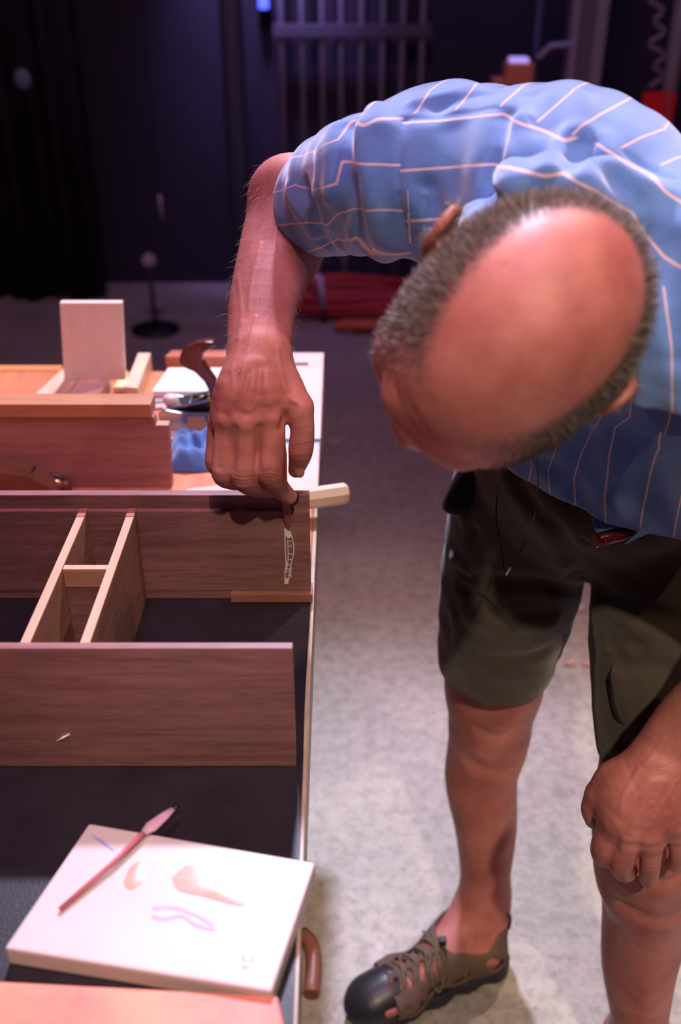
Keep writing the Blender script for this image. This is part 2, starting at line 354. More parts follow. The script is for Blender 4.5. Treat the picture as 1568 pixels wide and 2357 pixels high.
# pale far end of the top with dog hole, and the vise block in front of the jaw gap
xs = PZ(395, 950)[0]+.003
dh = PZ(690, 838)
mb = MB(); x0, x1, y0, y1 = xs, XE, YG+.004, YF
hx, hy, hw, hl = dh[0], dh[1], .016, .0075
for lo, hi in (((x0, y0), (x1, hy-hl)), ((x0, hy+hl), (x1, y1)), ((x0, hy-hl), (hx-hw, hy+hl)), ((hx+hw, hy-hl), (x1, hy+hl))):
    mb.box((lo[0], lo[1], ZB-.07), (hi[0], hi[1], ZB))
MB().box((hx-hw+.001, hy-hl+.001, ZB-.069), (hx+hw-.001, hy+hl-.001, ZB-.004)).build('dog_hole_shade', M['black'], wb)  # black fill stands in for the shade inside the dog hole
tag(mb.build('end_plank', M['benchpale'], wb), 'pale pinkish end of the bench top with a slot')
tag(MB().box((PZ(600, 1060)[0], PZ(700, 1140)[1]-.02, ZB-.069), (XE-.0005, YG-.0155, ZB+.0012)).build('vise_block', M['benchpale'], wb, .002), 'pale block in front of the dark jaw gap')
tag(MB().box((XE-.0054, .262, ZB-.069), (XE, YG-.018, ZB-.0002)).build('edge_strip', mat('edge_reflection', (.46, .40, .30), .35, .5, noise=(30, .3), col2=(.30, .22, .16)), wb, .0008), 'edge strip with a pale olive reflection painted in')  # olive colour stands in for the greenish reflection along the bench edge
MB().box((XE-.30, YG-.013, ZB-.08), (XE+.001, YG+.003, ZB+.0004)).build('jaw_gap_shade', M['dsteel'], wb, .001)  # dark strip fills the jaw gap and stands in for its shade
MB().box((XL, .30, ZB-.16), (XE-.05, .34, ZB-.07)).build('apron', M['bench'], wb, .003)
MB().box((XL, YF-.16, ZB-.16), (XE-.05, YF-.12, ZB-.07)).build('apron', M['bench'], wb, .003)
for x in (XL+.05, XE-.14):
    for y in (.36, YF-.22):
        MB().box((x, y, 0), (x+.08, y+.08, ZB-.07)).build('leg', M['bench'], wb, .004)
for y in (.385, YF-.195): MB().box((XL+.13, y, .18), (XE-.14, y+.03, .26)).build('stretcher', M['bench'], wb, .003)
tag(MB().tube(catmull([PZ(695, 2150, ZB-.03), PZ(716, 2175, ZB-.03), PZ(722, 2230, ZB-.03), PZ(716, 2290, ZB-.03)], 4), .007, 12).build('handle', mat('dark_brown_handle', (.16, .065, .04), .4, .4), wb), 'curved brown wooden handle at the near right corner')

# rubber mat
mt = [PZ(-400, 1386), PZ(300, 1386), PZ(560, 1390), PZ(714, 1394)]
mt = [(XL+.2, 1.0, ZB+.0035), (-.30, 1.0, ZB+.0035), (-.0352, 1.0, ZB+.0035), (-.0375, .80, ZB+.0035), (-.036, .70, ZB+.0035), (-.0345, .43, ZB+.0035), tuple(PZ(600, 2285, ZB+.0035)), tuple(PZ(-500, 2235, ZB+.0035)), (XL+.2, .5, ZB+.0035)]
mb = MB().slab(mt, .003)
tag(mb.build('bench_mat', M['mat'], None), 'black rubber mat covering the near half of the workbench', 'mat')
# near plank lying at the bottom edge
top = [PZ(-160, 2250, .896), PZ(640, 2292, .896), PZ(668, 2420, .896), PZ(-160, 2420, .896)]
tag(MB().slab(top, .0155).build('plank', mat('pink_orange_plank', (.74, .33, .20), .4, .4, noise=(16, .22), col2=(.62, .17, .15)), None, .002), 'pink and orange worn plank across the bottom left edge of the photo', 'plank')

# ------------------------------------------------------------------ walnut carcass being marked
ZM = ZB+.004
ca = empty('drawer_carcass', (-.4, .85, ZM), 'walnut box frame with two dividers standing on the black mat', 'box frame')
YFf = .700; YBk = .976; zt = ZM+.140
XLc = -1.05
fp = MB().box((XLc, YFf, ZM), (-.0425, YFf+.009, ZM+.143)).build('front_panel', M['walnut'], ca, .0008)
# back panel with rabbet along its upper near edge
pr = [(YBk, ZM+.012), (YBk, zt-.018), (YBk+.0055, zt-.018), (YBk+.0055, zt), (YBk+.017, zt), (YBk+.017, ZM+.012)]
mb = MB().prism([(XLc, y, z) for y, z in pr], (XLc*-1-.0355, 0, 0))
bp_ = mb.build('back_panel', M['walnut'], ca, .0006)
xst = PY(532, 1375, YBk-.004)[0]
MB().box((XLc, YBk+.001, ZM), (xst-.0005, YBk+.018, ZM+.0115)).build('bottom_strip', M['walnut'], ca, .0006)
tag(MB().box((xst, YBk-.007, ZM), (-.0335, YBk+.018, ZM+.0115)).build('bottom_strip', mat('reddish_strip', (.36, .14, .10), .5, .3, grain=((2, 30, 30), 3, 0), col2=(.24, .09, .07)), ca, .0006), 'lighter reddish strip')
def divider(xc):
    ya, yb = YFf+.0095, YBk-.0005; zz = zt-.0175
    d = MB().box((xc-.0045, ya, ZM+.0005), (xc+.0045, yb, zz-.0012)).build('divider', M['walnut_y'], ca, .0004)
    tag(MB().box((xc-.0045, ya, zz-.0011), (xc+.0045, yb, zz+.0008)).build('edge_band', M['edge'], d), 'pale top edge')
    MB().box((xc-.0045, yb-.014, zz+.0009), (xc+.0045, yb+.004, zz+.0016)).build('tenon', mat('tenon_red', (.34, .12, .10), .5), d)
xd = (-.2925, -.237)
for x in xd: divider(x)
# lower the nested children: they were built against ca
cr = MB().box((xd[0]+.005, .858, ZM+.001), (xd[1]-.005, .865, zt-.020)).build('cross_piece', M['walnut'], ca, .0004)
tag(MB().box((xd[0]+.005, .8576, zt-.0195), (xd[1]-.005, .8655, zt-.0178)).build('edge_band', M['edge'], cr), 'pale top edge')
tag(MB().box((xd[0]+.005, .8573, zt-.040), (xd[1]-.005, .8578, zt-.0197)).build('face_band', mat('light_band', (.50, .26, .18), .5, .3, grain=((2, 30, 30), 3, 0), col2=(.42, .2, .14)), cr), 'lighter band below the top edge')
# white marks on the back panel (drawn lines), child of the panel
def pxs(L): return [PY(460+x/3.927, 760+y/3.927, YBk-.0004) for x, y in L]
mb = MB()
for L_, r in (([(768, 1790), (770, 1900), (775, 2040), (780, 2130), (772, 2180), (770, 2290)], .0011), ([(800, 1800), (828, 1850), (845, 1920), (850, 1990), (840, 2060), (822, 2130), (812, 2210), (795, 2290)], .0009),
              ([(795, 1900), (797, 1980), (798, 2070), (790, 2130), (778, 2180)], .0008), ([(798, 1910), (830, 1905)], .0005), ([(800, 1955), (835, 1950)], .0005), ([(798, 2020), (845, 2025)], .0005), ([(798, 2075), (838, 2072)], .0005),
              ([(786, 2120), (825, 2125)], .0005), ([(780, 2150), (830, 2165)], .0005), ([(780, 2190), (800, 2175), (812, 2205), (795, 2215)], .0005), ([(805, 2215), (835, 2225)], .0005), ([(826, 2140), (822, 2230)], .0005)):
    mb.tube(catmull(pxs(L_), 4), r*.7, 6, caps=True)
for poly in ([(768, 1795), (805, 1800), (832, 1850), (828, 1870), (795, 1882), (775, 1850)], [(778, 2245), (804, 2240), (798, 2290), (772, 2292)]):
    mb.prism(pxs(poly), (0, -.0006, 0))
tag(mb.build('painted_mark', M['paintwhite'], bp_), 'white hand-drawn ladder-like mark')
# small shaving stuck on front panel
a = PY(130, 1706, YFf-.001); b_ = PY(160, 1690, YFf-.001)
tag(MB().tube([a, (a+b_)/2+np.array([0, -.001, .001]), b_], [.0004, .0018, .0010], 8, .5).build('wood_chip', ms2, None), 'tiny pale wood chip stuck on the front board of the box frame', 'chip')

# ------------------------------------------------------------------ things farther back on the bench
def brd(name, pts, z, th, m, lab, cat, grp=None, bev=.0012):
    return tag(MB().slab([PZ(x, y, z) for x, y in pts], th).build(name, m, None, bev), lab, cat, grp)
# walnut drawer side lying on its long edge, notched at the top right corner
yb = PZ(395, 1122)[1]; zb = PY(380, 982, yb)[2]
def wy(px, py): return PY(px, py, yb)
zn = wy(355, 962)[2]
poly = [(-1.0, yb, ZB+.0005), (wy(396, 1122)[0], yb, ZB+.0005), (wy(388, 981)[0], yb, wy(388, 981)[2]), (wy(359, 981)[0], yb, wy(359, 981)[2]), (wy(354, 960)[0], yb, wy(354, 960)[2]), (-1.0, yb, wy(354, 962)[2])]
ds = empty('walnut_board', (-.5, yb, ZB), 'wide walnut board standing on edge behind the box frame, notched at its end', 'board')
MB().prism(poly, (0, .016, 0)).build('panel', mat('light_walnut', (.44, .23, .20), .5, .3, grain=((2.0, 30, 30), 3.2, (0, .03, 0)), col2=(.28, .13, .12)), ds, .0006)
zc = PY(354, 962, yb)[2]
tag(MB().box((wy(359, 981)[0], yb+.0005, wy(359, 981)[2]), (wy(388, 981)[0]-.001, yb+.0155, wy(359, 981)[2]+.0012)).build('end_grain', M['edge'], ds), 'pale end grain in the notch')
# cherry strip standing on / behind it
yc = yb+.012; q = PY(350, 966, yc)
zc0 = wy(354, 960)[2]+.0006
ztop = PY(348, 925, yc)[2]
tag(MB().box((-1.0, yb-.003, zc0), (PY(352, 940, yc)[0], yb+.034, max(ztop, zc0+.02))).build('cherry_board', M['cherry'], None, .0015), 'orange cherry board lying along the top of the walnut board', 'board')

# upright pale board
yu = PZ(285, 905)[1]
v = [PY(152, 905, yu), PY(291, 905, yu), PY(280, 697, yu+.012), PY(137, 697, yu+.012)]
zl = ZB+.0245
v[0][2] = v[1][2] = zl
up_ = MB().prism(v, (0, .014, .0)).build('maple_board', M['maple'], None, .001); tag(up_, 'pale maple board standing upright on the far side of the bench', 'board')
# pieces it stands on
brd('maple_block', [(75, 912), (155, 838), (205, 838), (150, 912)], ZB+.024, .0235, M['maple_y'], 'pale block lying under the left of the upright maple board', 'block')
brd('maple_block', [(152, 912), (178, 880), (253, 872), (225, 912)], ZB+.024, .0235, mat('rose_maple', (.72, .50, .46), .5, .3, grain=((18, 2, 18), 3, 0), col2=(.6, .4, .36)), 'rosy pale block lying in front of the upright maple board', 'block')
# tool tray boards at the left
yt = PZ(60, 905)[1]
tag(MB().box((-1.1, YF-.085, ZB-.02), (PZ(125, 870)[0], YF-.06, PY(60, 852, YF-.085)[2])).build('tray_rail', mat('orange_rail', (.72, .30, .10), .4, .4, grain=GX, col2=(.6, .2, .06)), None, .002), 'orange rail along the far left edge of the bench', 'rail')
# batten pointing away
zt_ = ZB+.034
brd('batten', [(287, 890), (318, 812), (347, 812), (316, 893)], zt_, .0335, M['maple_y'], 'short pale batten lying end-on right of the upright maple board', 'batten')
brd('wedge', [(260, 893), (272, 872), (291, 850), (297, 884), (292, 894)], ZB+.010, .0095, mat('yellow_wedge', (.86, .74, .40), .5), 'small yellowish wooden wedge between upright board and batten', 'wedge')  # wedge has one even yellowish colour of its own
brd('cork_block', [(291, 908), (291, 900), (306, 898), (306, 908)], ZB+.006, .0055, mat('brown_block', (.30, .14, .08), .6), 'tiny brown offcut in front of the pale batten', 'offcut')
# red brown block behind the plane tote
zt_ = ZB+.045; y1_ = PZ(380, 850)[1]
brd('hardwood_block', [(380, 820), (395, 806), (545, 806), (545, 820)], PY(380, 820, y1_)[2], PY(380, 820, y1_)[2]-ZB-.0005, mat('red_brown_block', (.52, .16, .08), .4, .5, grain=GX, col2=(.36, .09, .05)), 'red-brown hardwood block at the far edge behind the plane handle', 'block')
brd('white_board', [(350, 900), (388, 846), (560, 846), (560, 900)], ZB+.012, .0115, M['paper'], 'white flat board lying behind the plane handle', 'board')
for i, (pts, m_) in enumerate((([(352, 918), (460, 905), (470, 913), (352, 925)], M['grey']), ([(352, 930), (470, 918), (478, 928), (354, 938)], M['maple_x']), ([(375, 938), (400, 920), (412, 938), (392, 948)], M['paper']))):
    brd('offcut', pts, ZB+.004+.001*i, .0035+.001*i, m_, ('thin grey metal strip lying behind the large plane', 'thin pale wooden strip lying behind the large plane', 'small whitish scrap lying behind the large plane')[i], ('strip', 'strip', 'scrap')[i])

# hand plane with tall curved tote
yp = PZ(440, 992)[1]; pl = empty('hand_plane', tuple(PZ(440, 985)), 'large metal hand plane with a dark red curved handle beside the hand', 'hand plane')
def py_(px, py, dy=0): return PY(px, py, yp+dy)
a = PZ(372, 990); zsole = ZB+.0005; side_t = py_(380, 952)[2]
x0p, x1p = py_(370, 985)[0], py_(560, 985)[0]
poly = [(x0p, yp, zsole), (x1p, yp, zsole), (x1p, yp, side_t-.004), (x1p-.05, yp, side_t), (x0p+.035, yp, side_t+.001), (x0p+.012, yp, side_t+.006), (x0p-.002, yp, side_t)]
MB().prism(poly, (0, .005, 0)).build('side_wall', M['steel'], pl, .0008)
MB().prism([(p[0], yp+.062, p[2]) for p in poly], (0, .005, 0)).build('side_wall', M['steel'], pl, .0008)
MB().box((x0p-.002, yp+.0055, zsole), (x1p, yp+.0615, zsole+.008)).build('sole', M['dsteel'], pl, .0008)
tag(MB().box((py_(432, 970)[0], yp-.0012, zsole+.001), (py_(472, 970)[0], yp-.0002, side_t-.006)).build('label_patch', mat('tan_patch', (.50, .30, .22), .5), pl), 'tan patch on the side')
MB().prism([(x0p+.02, yp+.018, side_t-.004), (x0p+.045, yp+.018, side_t+.012), (x0p+.085, yp+.018, side_t+.004), (x0p+.085, yp+.018, zsole+.009), (x0p+.02, yp+.018, zsole+.009)], (0, .032, 0)).build('frog', M['dsteel'], pl, .001)
MB().prism([(x0p+.006, yp+.014, side_t-.002), (x0p+.010, yp+.014, side_t+.002), (x0p+.075, yp+.014, side_t+.018), (x0p+.075, yp+.014, side_t+.013)], (0, .038, 0)).build('blade', M['steel'], pl, .0005)
MB().lathe((x0p+.014, yp+.034, side_t+.001), (0, 0, 1), [(0, .010), (.004, .012), (.010, .013), (.015, .010), (.017, .004)], 18).build('adjuster_knob', mat('pale_knob', (.75, .62, .58), .3, .5), pl)
MB().tube([(x0p+.05, yp+.034, side_t+.012), (x0p+.085, yp+.034, side_t+.008)], .006, 12).build('lever', M['brass'], pl)
# tote outline from the photograph, given a real thickness and depth
to = [(450, 955), (478, 940), (482, 905), (470, 880), (448, 858), (425, 848), (411, 836), (414, 818), (428, 802), (448, 791), (470, 787), (492, 788), (496, 797), (482, 805), (468, 814), (466, 832), (480, 855), (498, 880), (504, 905), (502, 935), (520, 955)]
tp = [py_(x, y, .030) for x, y in to]; bm2 = MB().prism(tp, (0, .020, 0))
tag(bm2.build('tote', M['rosewood'], pl, .004, 3, smooth=True), 'dark red curved wooden handle')
p1 = py_(480, 791, .030)
tag(MB().lathe(py_(452, 794, .040)-np.array([0, 0, .002]), (0, 0, 1), [(0, .010), (.003, .010), (.004, .004)], 14).build('brass_nut', M['brass'], pl), 'brass nut')

# blue cloth, crumpled
def crumple(outline, z0, hgt, n, m, name, lab, cat, seed=2):
    rnd = np.random.RandomState(seed); P = np.array([PZ(x, y, z0)[:2] for x, y in outline]); c = P.mean(0); k = len(P); vs = []
    for i in range(n+1):
        s = 1-i/n
        for j in range(k*4):
            t = j/4; a = P[int(t) % k]*(1-t % 1)+P[(int(t)+1) % k]*(t % 1); p = c+(a-c)*s
            e = 1-s**3.0
            z = z0+.001+hgt*e**.7*(.70+.12*math.sin(p[0]*95+p[1]*60+1)+.18*math.sin(p[0]*40-p[1]*130)+.09*math.sin(p[0]*260+p[1]*190))
            vs.append((p[0], p[1], z))
    K = k*4; fs = [(i*K+j, i*K+(j+1) % K, (i+1)*K+(j+1) % K, (i+1)*K+j) for i in range(n) for j in range(K)]
    o = MB().add(vs, fs, True).build(name, m, None); md = o.modifiers.new('s', 'SOLIDIFY'); md.thickness = .0018
    md = o.modifiers.new('b', 'SUBSURF'); md.levels = md.render_levels = 2
    return tag(o, lab, cat)
crumple([(392, 1088), (392, 1040), (398, 1010), (430, 1005), (470, 1015), (520, 1030), (522, 1085), (450, 1090)], ZB, .040, 12, M['cloth'], 'cloth', 'crumpled blue cloth tucked between walnut board and hand', 'cloth')

# small plane at the left edge
yq = PZ(100, 1146)[1]; sp = empty('smoothing_plane', tuple(PZ(90, 1140)), 'brown wooden plane with a brass adjuster at the left edge behind the box frame', 'hand plane')
def qy(px, py, dy=0): return PY(px, py, yq+dy)
qy0 = qy; qy = lambda px, py, dy=0: (lambda v: np.array([v[0], v[1], max(v[2], ZB+.001)]))(qy0(px, py, dy))
out = [(-60, 1150), (-60, 1090), (0, 1087), (30, 1092), (60, 1094), (90, 1108), (118, 1122), (135, 1137), (138, 1150)]
MB().prism([qy(x, min(y, 1150)) for x, y in out], (0, .05, 0)).build('body', M['bronze'], sp, .002)
top_ = [(-60, 1086), (0, 1085), (40, 1086), (72, 1087), (90, 1100), (120, 1116), (150, 1142), (138, 1146), (112, 1126), (82, 1108), (60, 1095), (30, 1094), (0, 1090), (-60, 1090)]
MB().prism([qy(x, y, .012) for x, y in top_], (0, .030, 0)).build('iron', M['dsteel'], sp, .0008)
c = qy(133, 1114, .03); MB().lathe(c-np.array([0, .012, 0]), (0, 1, 0), [(0, .004), (.001, .010), (.006, .012), (.012, .012), (.017, .010), (.018, .004)], 22).build('adjuster_wheel', M['brass'], sp)
MB().tube(catmull([qy(95, 1100, .03), qy(120, 1093, .03), qy(148, 1102, .03), qy(160, 1122, .03), qy(158, 1146, .03)], 5), .0028, 8).build('lever_loop', M['dsteel'], sp)
MB().lathe(qy(157, 1146, .02), (0, 0, 1), [(0, .006), (.006, .008), (.012, .007), (.016, .003)], 16).build('knob', M['bronze'], sp)

# pale flat stick, and the faceted stick poking over the bench end
brd('flat_stick', [(430, 1124), (540, 1112), (660, 1122), (660, 1150), (430, 1150)], ZB+.020, .0195, M['maple_x'], 'flat pale stick lying behind the back board of the box frame', 'stick')
a = PZ(560, 1168, ZB+.026); b_ = PZ(800, 1135, ZB+.030)
st = empty('faceted_stick', tuple((a+b_)/2), 'pale faceted wooden stick poking out past the bench end below the hand', 'stick')
u = unit(b_-a)
MB().tube([a, b_-u*.004, b_], [.0145, .0150, .0125], 8).build('shaft', M['maple_x'], st)
tag(MB().tube([b_+u*.0001, b_+u*.0014], [.0118, .0104], 8).build('end_face', mat('reddish_end', (.62, .32, .24), .5), st), 'reddish end face')

# palette slab with paint, glue brush
cor = [PZ(*p, .9035) for p in ((205, 1895), (727, 1985), (626, 2282), (10, 2182))]
sl = empty('palette_slab', tuple(sum(cor)/4-np.array([0, 0, .0195])), 'thick white slab smeared with paint lying askew on the black mat', 'slab')
MB().slab(cor, .0195).build('stone', M['slab'], sl, .0022)
def smear(pts, m, th=.0005, z=.9035, name='paint_smear', lab=None):
    n = 48; P = catmull([PZ(x, y, z+.0001) for x, y in pts]+[PZ(*pts[0], z+.0001)], 6)[:-1]
    mb = MB(); c = sum(P)/len(P); vs = list(P)+[c+(p-c)*.7+np.array([0, 0, th]) for p in P]+[c+np.array([0, 0, th*1.2])]; k = len(P)
    mb.add(vs, [(i, (i+1) % k, (i+1) % k+k, i+k) for i in range(k)]+[(i+k, (i+1) % k+k, 2*k) for i in range(k)], True)
    o = mb.build(name, m, sl); 
    if lab: o['label'] = lab
po_ = mat('peach_paint', (.62, .35, .24), .25, .5, noise=(60, .2), col2=(.58, .44, .40), coat=.4); pv = mat('lilac_paint', (.42, .34, .60), .3, .5, noise=(60, .2), col2=(.52, .45, .60), coat=.3)
smear([(285, 2030), (300, 1995), (325, 1985), (332, 2020), (310, 2045), (290, 2045)], po_, lab='peach paint smear')
smear([(395, 2020), (430, 1992), (470, 1995), (478, 2030), (540, 2045), (590, 2055), (565, 2085), (520, 2080), (470, 2065), (410, 2050)], po_, lab='long peach paint smear')
for L_ in (([(350, 2108), (380, 2115), (420, 2108), (455, 2130), (495, 2138)]), ([(350, 2090), (400, 2088), (450, 2105), (490, 2128)])):
    mbx = MB().tube(catmull([PZ(x, y, .9037) for x, y in L_], 5), .0018, 8, .25); mbx.build('paint_stroke', pv, sl)['label'] = 'lilac paint stroke'
mbx = MB().tube(catmull([PZ(x, y, .9037) for x, y in ((212, 1922), (235, 1938), (262, 1958))], 5), [.0006]*3+[.0014]*5+[.0008]*3, 8, .25); mbx.build('paint_stroke', mat('blue_paint', (.30, .32, .62), .3), sl)['label'] = 'blue paint stroke'
wet = mat('wet_glue', (.82, .76, .76), .06, .6, coat=1)
for x, y, r in ((462, 2038, .004), (572, 2200, .006), (565, 2222, .003)):
    c = PZ(x, y, .9035); MB().lathe(c, (0, 0, 1), [(-.0004, r), (.0007, r*.9), (.0014, r*.6), (.0018, r*.15)], 18).build('glue_drop', wet, sl, smooth=True)
# glue brush
zb_ = .9035
h0, h1, h2, h3 = PZ(138, 2093, zb_+.003), PZ(262, 1985, zb_+.005), PZ(330, 1918, zb_+.005), PZ(398, 1862, zb_+.003)
br = empty('glue_brush', tuple(h1), 'slim pink brush lying across the upper left corner of the white slab', 'brush')
MB().tube([h0, h1, h2], [.0021, .0023, .0029], 10).build('handle', mat('dark_pink_handle', (.50, .14, .17), .4, .4), br)
MB().tube([h2, h2+(h3-h2)*.25, h2+(h3-h2)*.7, h3], [.0030, .0062, .0048, .0026], 12, .45).build('ferrule', mat('mauve_ferrule', (.62, .40, .52), .4, .4), br)
u = unit(h3-h2); MB().tube([h3, h3+u*.006], [.0028, .0034], 10, .6).build('bristles', M['black'], br)
from mathutils.bvhtree import BVHTree
# ------------------------------------------------------------------ implicit-surface modelling (numpy surface nets)
class Field:
    def __init__(s, lo, hi, h):
        s.lo = np.array(lo, float); s.h = h; s.n = np.ceil((np.array(hi)-s.lo)/h).astype(int)+1
        s.ax = [(s.lo[i]+h*np.arange(s.n[i])).astype(np.float32) for i in range(3)]
        s.d = np.full(tuple(s.n), .2, np.float32); s.pad = .03
    def sub(s, lo, hi):
        a = np.clip(np.floor((np.array(lo)-s.pad-s.lo)/s.h).astype(int), 0, s.n); b = np.clip(np.ceil((np.array(hi)+s.pad-s.lo)/s.h).astype(int)+1, 0, s.n)
        if (b <= a).any(): return None
        sl = tuple(slice(a[i], b[i]) for i in range(3))
        return sl, (s.ax[0][sl[0]][:, None, None], s.ax[1][sl[1]][None, :, None], s.ax[2][sl[2]][None, None, :])
    def put(s, sl, v, k, mode):
        d = s.d[sl]
        if mode == 'cut': v = -v
        if k <= 0: s.d[sl] = np.maximum(d, v) if mode == 'cut' else np.minimum(d, v); return
        e = np.maximum(k-np.abs(d-v), 0)/k; e = e*e*k*.25
        s.d[sl] = np.maximum(d, v)+e if mode == 'cut' else np.minimum(d, v)-e
    def cap(s, p0, p1, r0, r1=None, k=.01, mode='add', clip=None, grow=0):
        p0 = np.asarray(p0, float); p1 = np.asarray(p1, float); r1 = r0 if r1 is None else r1; r0 += grow; r1 += grow; R = max(r0, r1)
        q = s.sub(np.minimum(p0, p1)-R, np.maximum(p0, p1)+R)
        if q is None: return
        sl, (x, y, z) = q; ba = p1-p0; L2 = max(ba@ba, 1e-9)
        X, Y, Z = x-p0[0], y-p0[1], z-p0[2]
        t = np.clip((X*ba[0]+Y*ba[1]+Z*ba[2])/L2, 0, 1)
        v = np.sqrt((X-t*ba[0])**2+(Y-t*ba[1])**2+(Z-t*ba[2])**2)-(r0+t*(r1-r0))
        if clip is not None:
            c, n = clip; n = unit(n); v = np.maximum(v, (x-c[0])*n[0]+(y-c[1])*n[1]+(z-c[2])*n[2])
        s.put(sl, v.astype(np.float32), k, mode)
    def chain(s, P, R, k=.01, **kw):
        if len(P) > 2:
            PR = catmull([np.append(np.asarray(p, float), r) for p, r in zip(P, R)], 4); P = [p[:3] for p in PR]; R = [p[3] for p in PR]
        g = kw.get('grow', 0); R = [r+g for r in R]; mode = kw.get('mode', 'add'); m = max(R); P = [np.asarray(p, float) for p in P]
        q = s.sub(np.min(P, 0)-m, np.max(P, 0)+m)
        if q is None: return
        sl, (x, y, z) = q; best = None
        for p0, p1, r0, r1 in zip(P[:-1], P[1:], R[:-1], R[1:]):
            ba = p1-p0; L2 = max(ba@ba, 1e-9); X, Y, Z = x-p0[0], y-p0[1], z-p0[2]
            t = np.clip((X*ba[0]+Y*ba[1]+Z*ba[2])/L2, 0, 1)
            v = np.sqrt((X-t*ba[0])**2+(Y-t*ba[1])**2+(Z-t*ba[2])**2)-(r0+t*(r1-r0)); best = v if best is None else np.minimum(best, v)
        s.put(sl, best.astype(np.float32), k, mode)
    def ell(s, c, r, A=None, k=.01, mode='add', grow=0, clip=None):
        c = np.asarray(c, float); r = np.asarray(r, float)+grow; A = np.eye(3) if A is None else np.asarray(A, float); R = r.max()
        q = s.sub(c-R, c+R)
        if q is None: return
        sl, (x, y, z) = q; X, Y, Z = x-c[0], y-c[1], z-c[2]
        u = [(X*A[i][0]+Y*A[i][1]+Z*A[i][2])/r[i] for i in range(3)]
        k0 = np.sqrt(u[0]**2+u[1]**2+u[2]**2)+1e-6; k1 = np.sqrt((u[0]/r[0])**2+(u[1]/r[1])**2+(u[2]/r[2])**2)+1e-6
        v = k0*(k0-1)/k1
        if clip is not None:
            cc, n = clip; n = unit(n); v = np.maximum(v, (x-cc[0])*n[0]+(y-cc[1])*n[1]+(z-cc[2])*n[2])
        s.put(sl, v.astype(np.float32), k, mode)
    def plane(s, c, n, lo, hi):           # keep the side opposite n, only inside the box
        pd = s.pad; s.pad = 0; q = s.sub(lo, hi); s.pad = pd
        if q is None: return
        sl, (x, y, z) = q; n = unit(n); s.d[sl] = np.maximum(s.d[sl], ((x-c[0])*n[0]+(y-c[1])*n[1]+(z-c[2])*n[2]).astype(np.float32))
    def ridge(s, P, w, amp):              # raised (amp>0) or pressed-in line
        P = [np.asarray(p, float) for p in P]
        q = s.sub(np.min(P, 0)-w*2, np.max(P, 0)+w*2)
        if q is None: return
        sl, (x, y, z) = q; best = None
        for p0, p1 in zip(P[:-1], P[1:]):
            ba = p1-p0; L2 = max(ba@ba, 1e-9); X, Y, Z = x-p0[0], y-p0[1], z-p0[2]
            t = np.clip((X*ba[0]+Y*ba[1]+Z*ba[2])/L2, 0, 1)
            v = (X-t*ba[0])**2+(Y-t*ba[1])**2+(Z-t*ba[2])**2; best = v if best is None else np.minimum(best, v)
        s.d[sl] -= (amp*np.exp(-best/(w*w))).astype(np.float32)
    def wave(s, fn):
        x, y, z = s.ax[0][:, None, None], s.ax[1][None, :, None], s.ax[2][None, None, :]
        s.d += fn(x, y, z).astype(np.float32)
    def mesh(s):
        d = s.d; sg = d < 0; nx, ny, nz = d.shape
        cnt = np.zeros((nx-1, ny-1, nz-1), np.int8)
        for a in (0, 1):
            for b in (0, 1):
                for c in (0, 1): cnt += sg[a:nx-1+a, b:ny-1+b, c:nz-1+c]
        act = (cnt > 0) & (cnt < 8); I = np.argwhere(act); idx = np.full(act.shape, -1, np.int32); idx[act] = np.arange(len(I))
        acc = np.zeros((len(I), 3)); num = np.zeros(len(I)); i, j, k = I.T
        off = [(a, b, c) for a in (0, 1) for b in (0, 1) for c in (0, 1)]
        V = {o: d[i+o[0], j+o[1], k+o[2]].astype(float) for o in off}
        for ax in range(3):
            for o in off:
                if o[ax]: continue
                o2 = list(o); o2[ax] = 1; o2 = tuple(o2); a, b = V[o], V[o2]; m = (a < 0) != (b < 0)
                t = np.where(m, a/np.where(m, a-b, 1), 0); p = np.tile(np.array(o, float), (len(I), 1)); p[:, ax] = t
                acc[m] += p[m]; num[m] += 1
        P = s.lo+s.h*(I+acc/num[:, None]); faces = []
        for ax in range(3):
            sl0 = [slice(None)]*3; sl1 = [slice(None)]*3; sl0[ax] = slice(0, -1); sl1[ax] = slice(1, None)
            b_, c_ = (ax+1) % 3, (ax+2) % 3
            ch = sg[tuple(sl0)] != sg[tuple(sl1)]; E = np.argwhere(ch); E = E[(E[:, b_] > 0) & (E[:, c_] > 0) & (E[:, b_] < s.n[b_]-1) & (E[:, c_] < s.n[c_]-1)]
            inside = sg[tuple(sl0)][tuple(E.T)]; q = []
            for db, dc in ((-1, -1), (0, -1), (0, 0), (-1, 0)):
                e = E.copy(); e[:, b_] += db; e[:, c_] += dc; q.append(idx[tuple(e.T)])
            q = np.array(q).T; q[~inside] = q[~inside][:, ::-1]; faces.append(q)
        return P, np.concatenate(faces)
def fair(P, Fq, it=1, lam=.5):
    for _ in range(it):
        acc = np.zeros_like(P); n = np.zeros(len(P))
        for a, b in ((0, 1), (1, 2), (2, 3), (3, 0)):
            for u, v in ((Fq[:, a], Fq[:, b]), (Fq[:, b], Fq[:, a])):
                for ax in range(3): acc[:, ax] += np.bincount(u, P[v, ax], len(P))
                n += np.bincount(u, minlength=len(P))
        P = P+lam*(acc/np.maximum(n, 1)[:, None]-P)
    return P
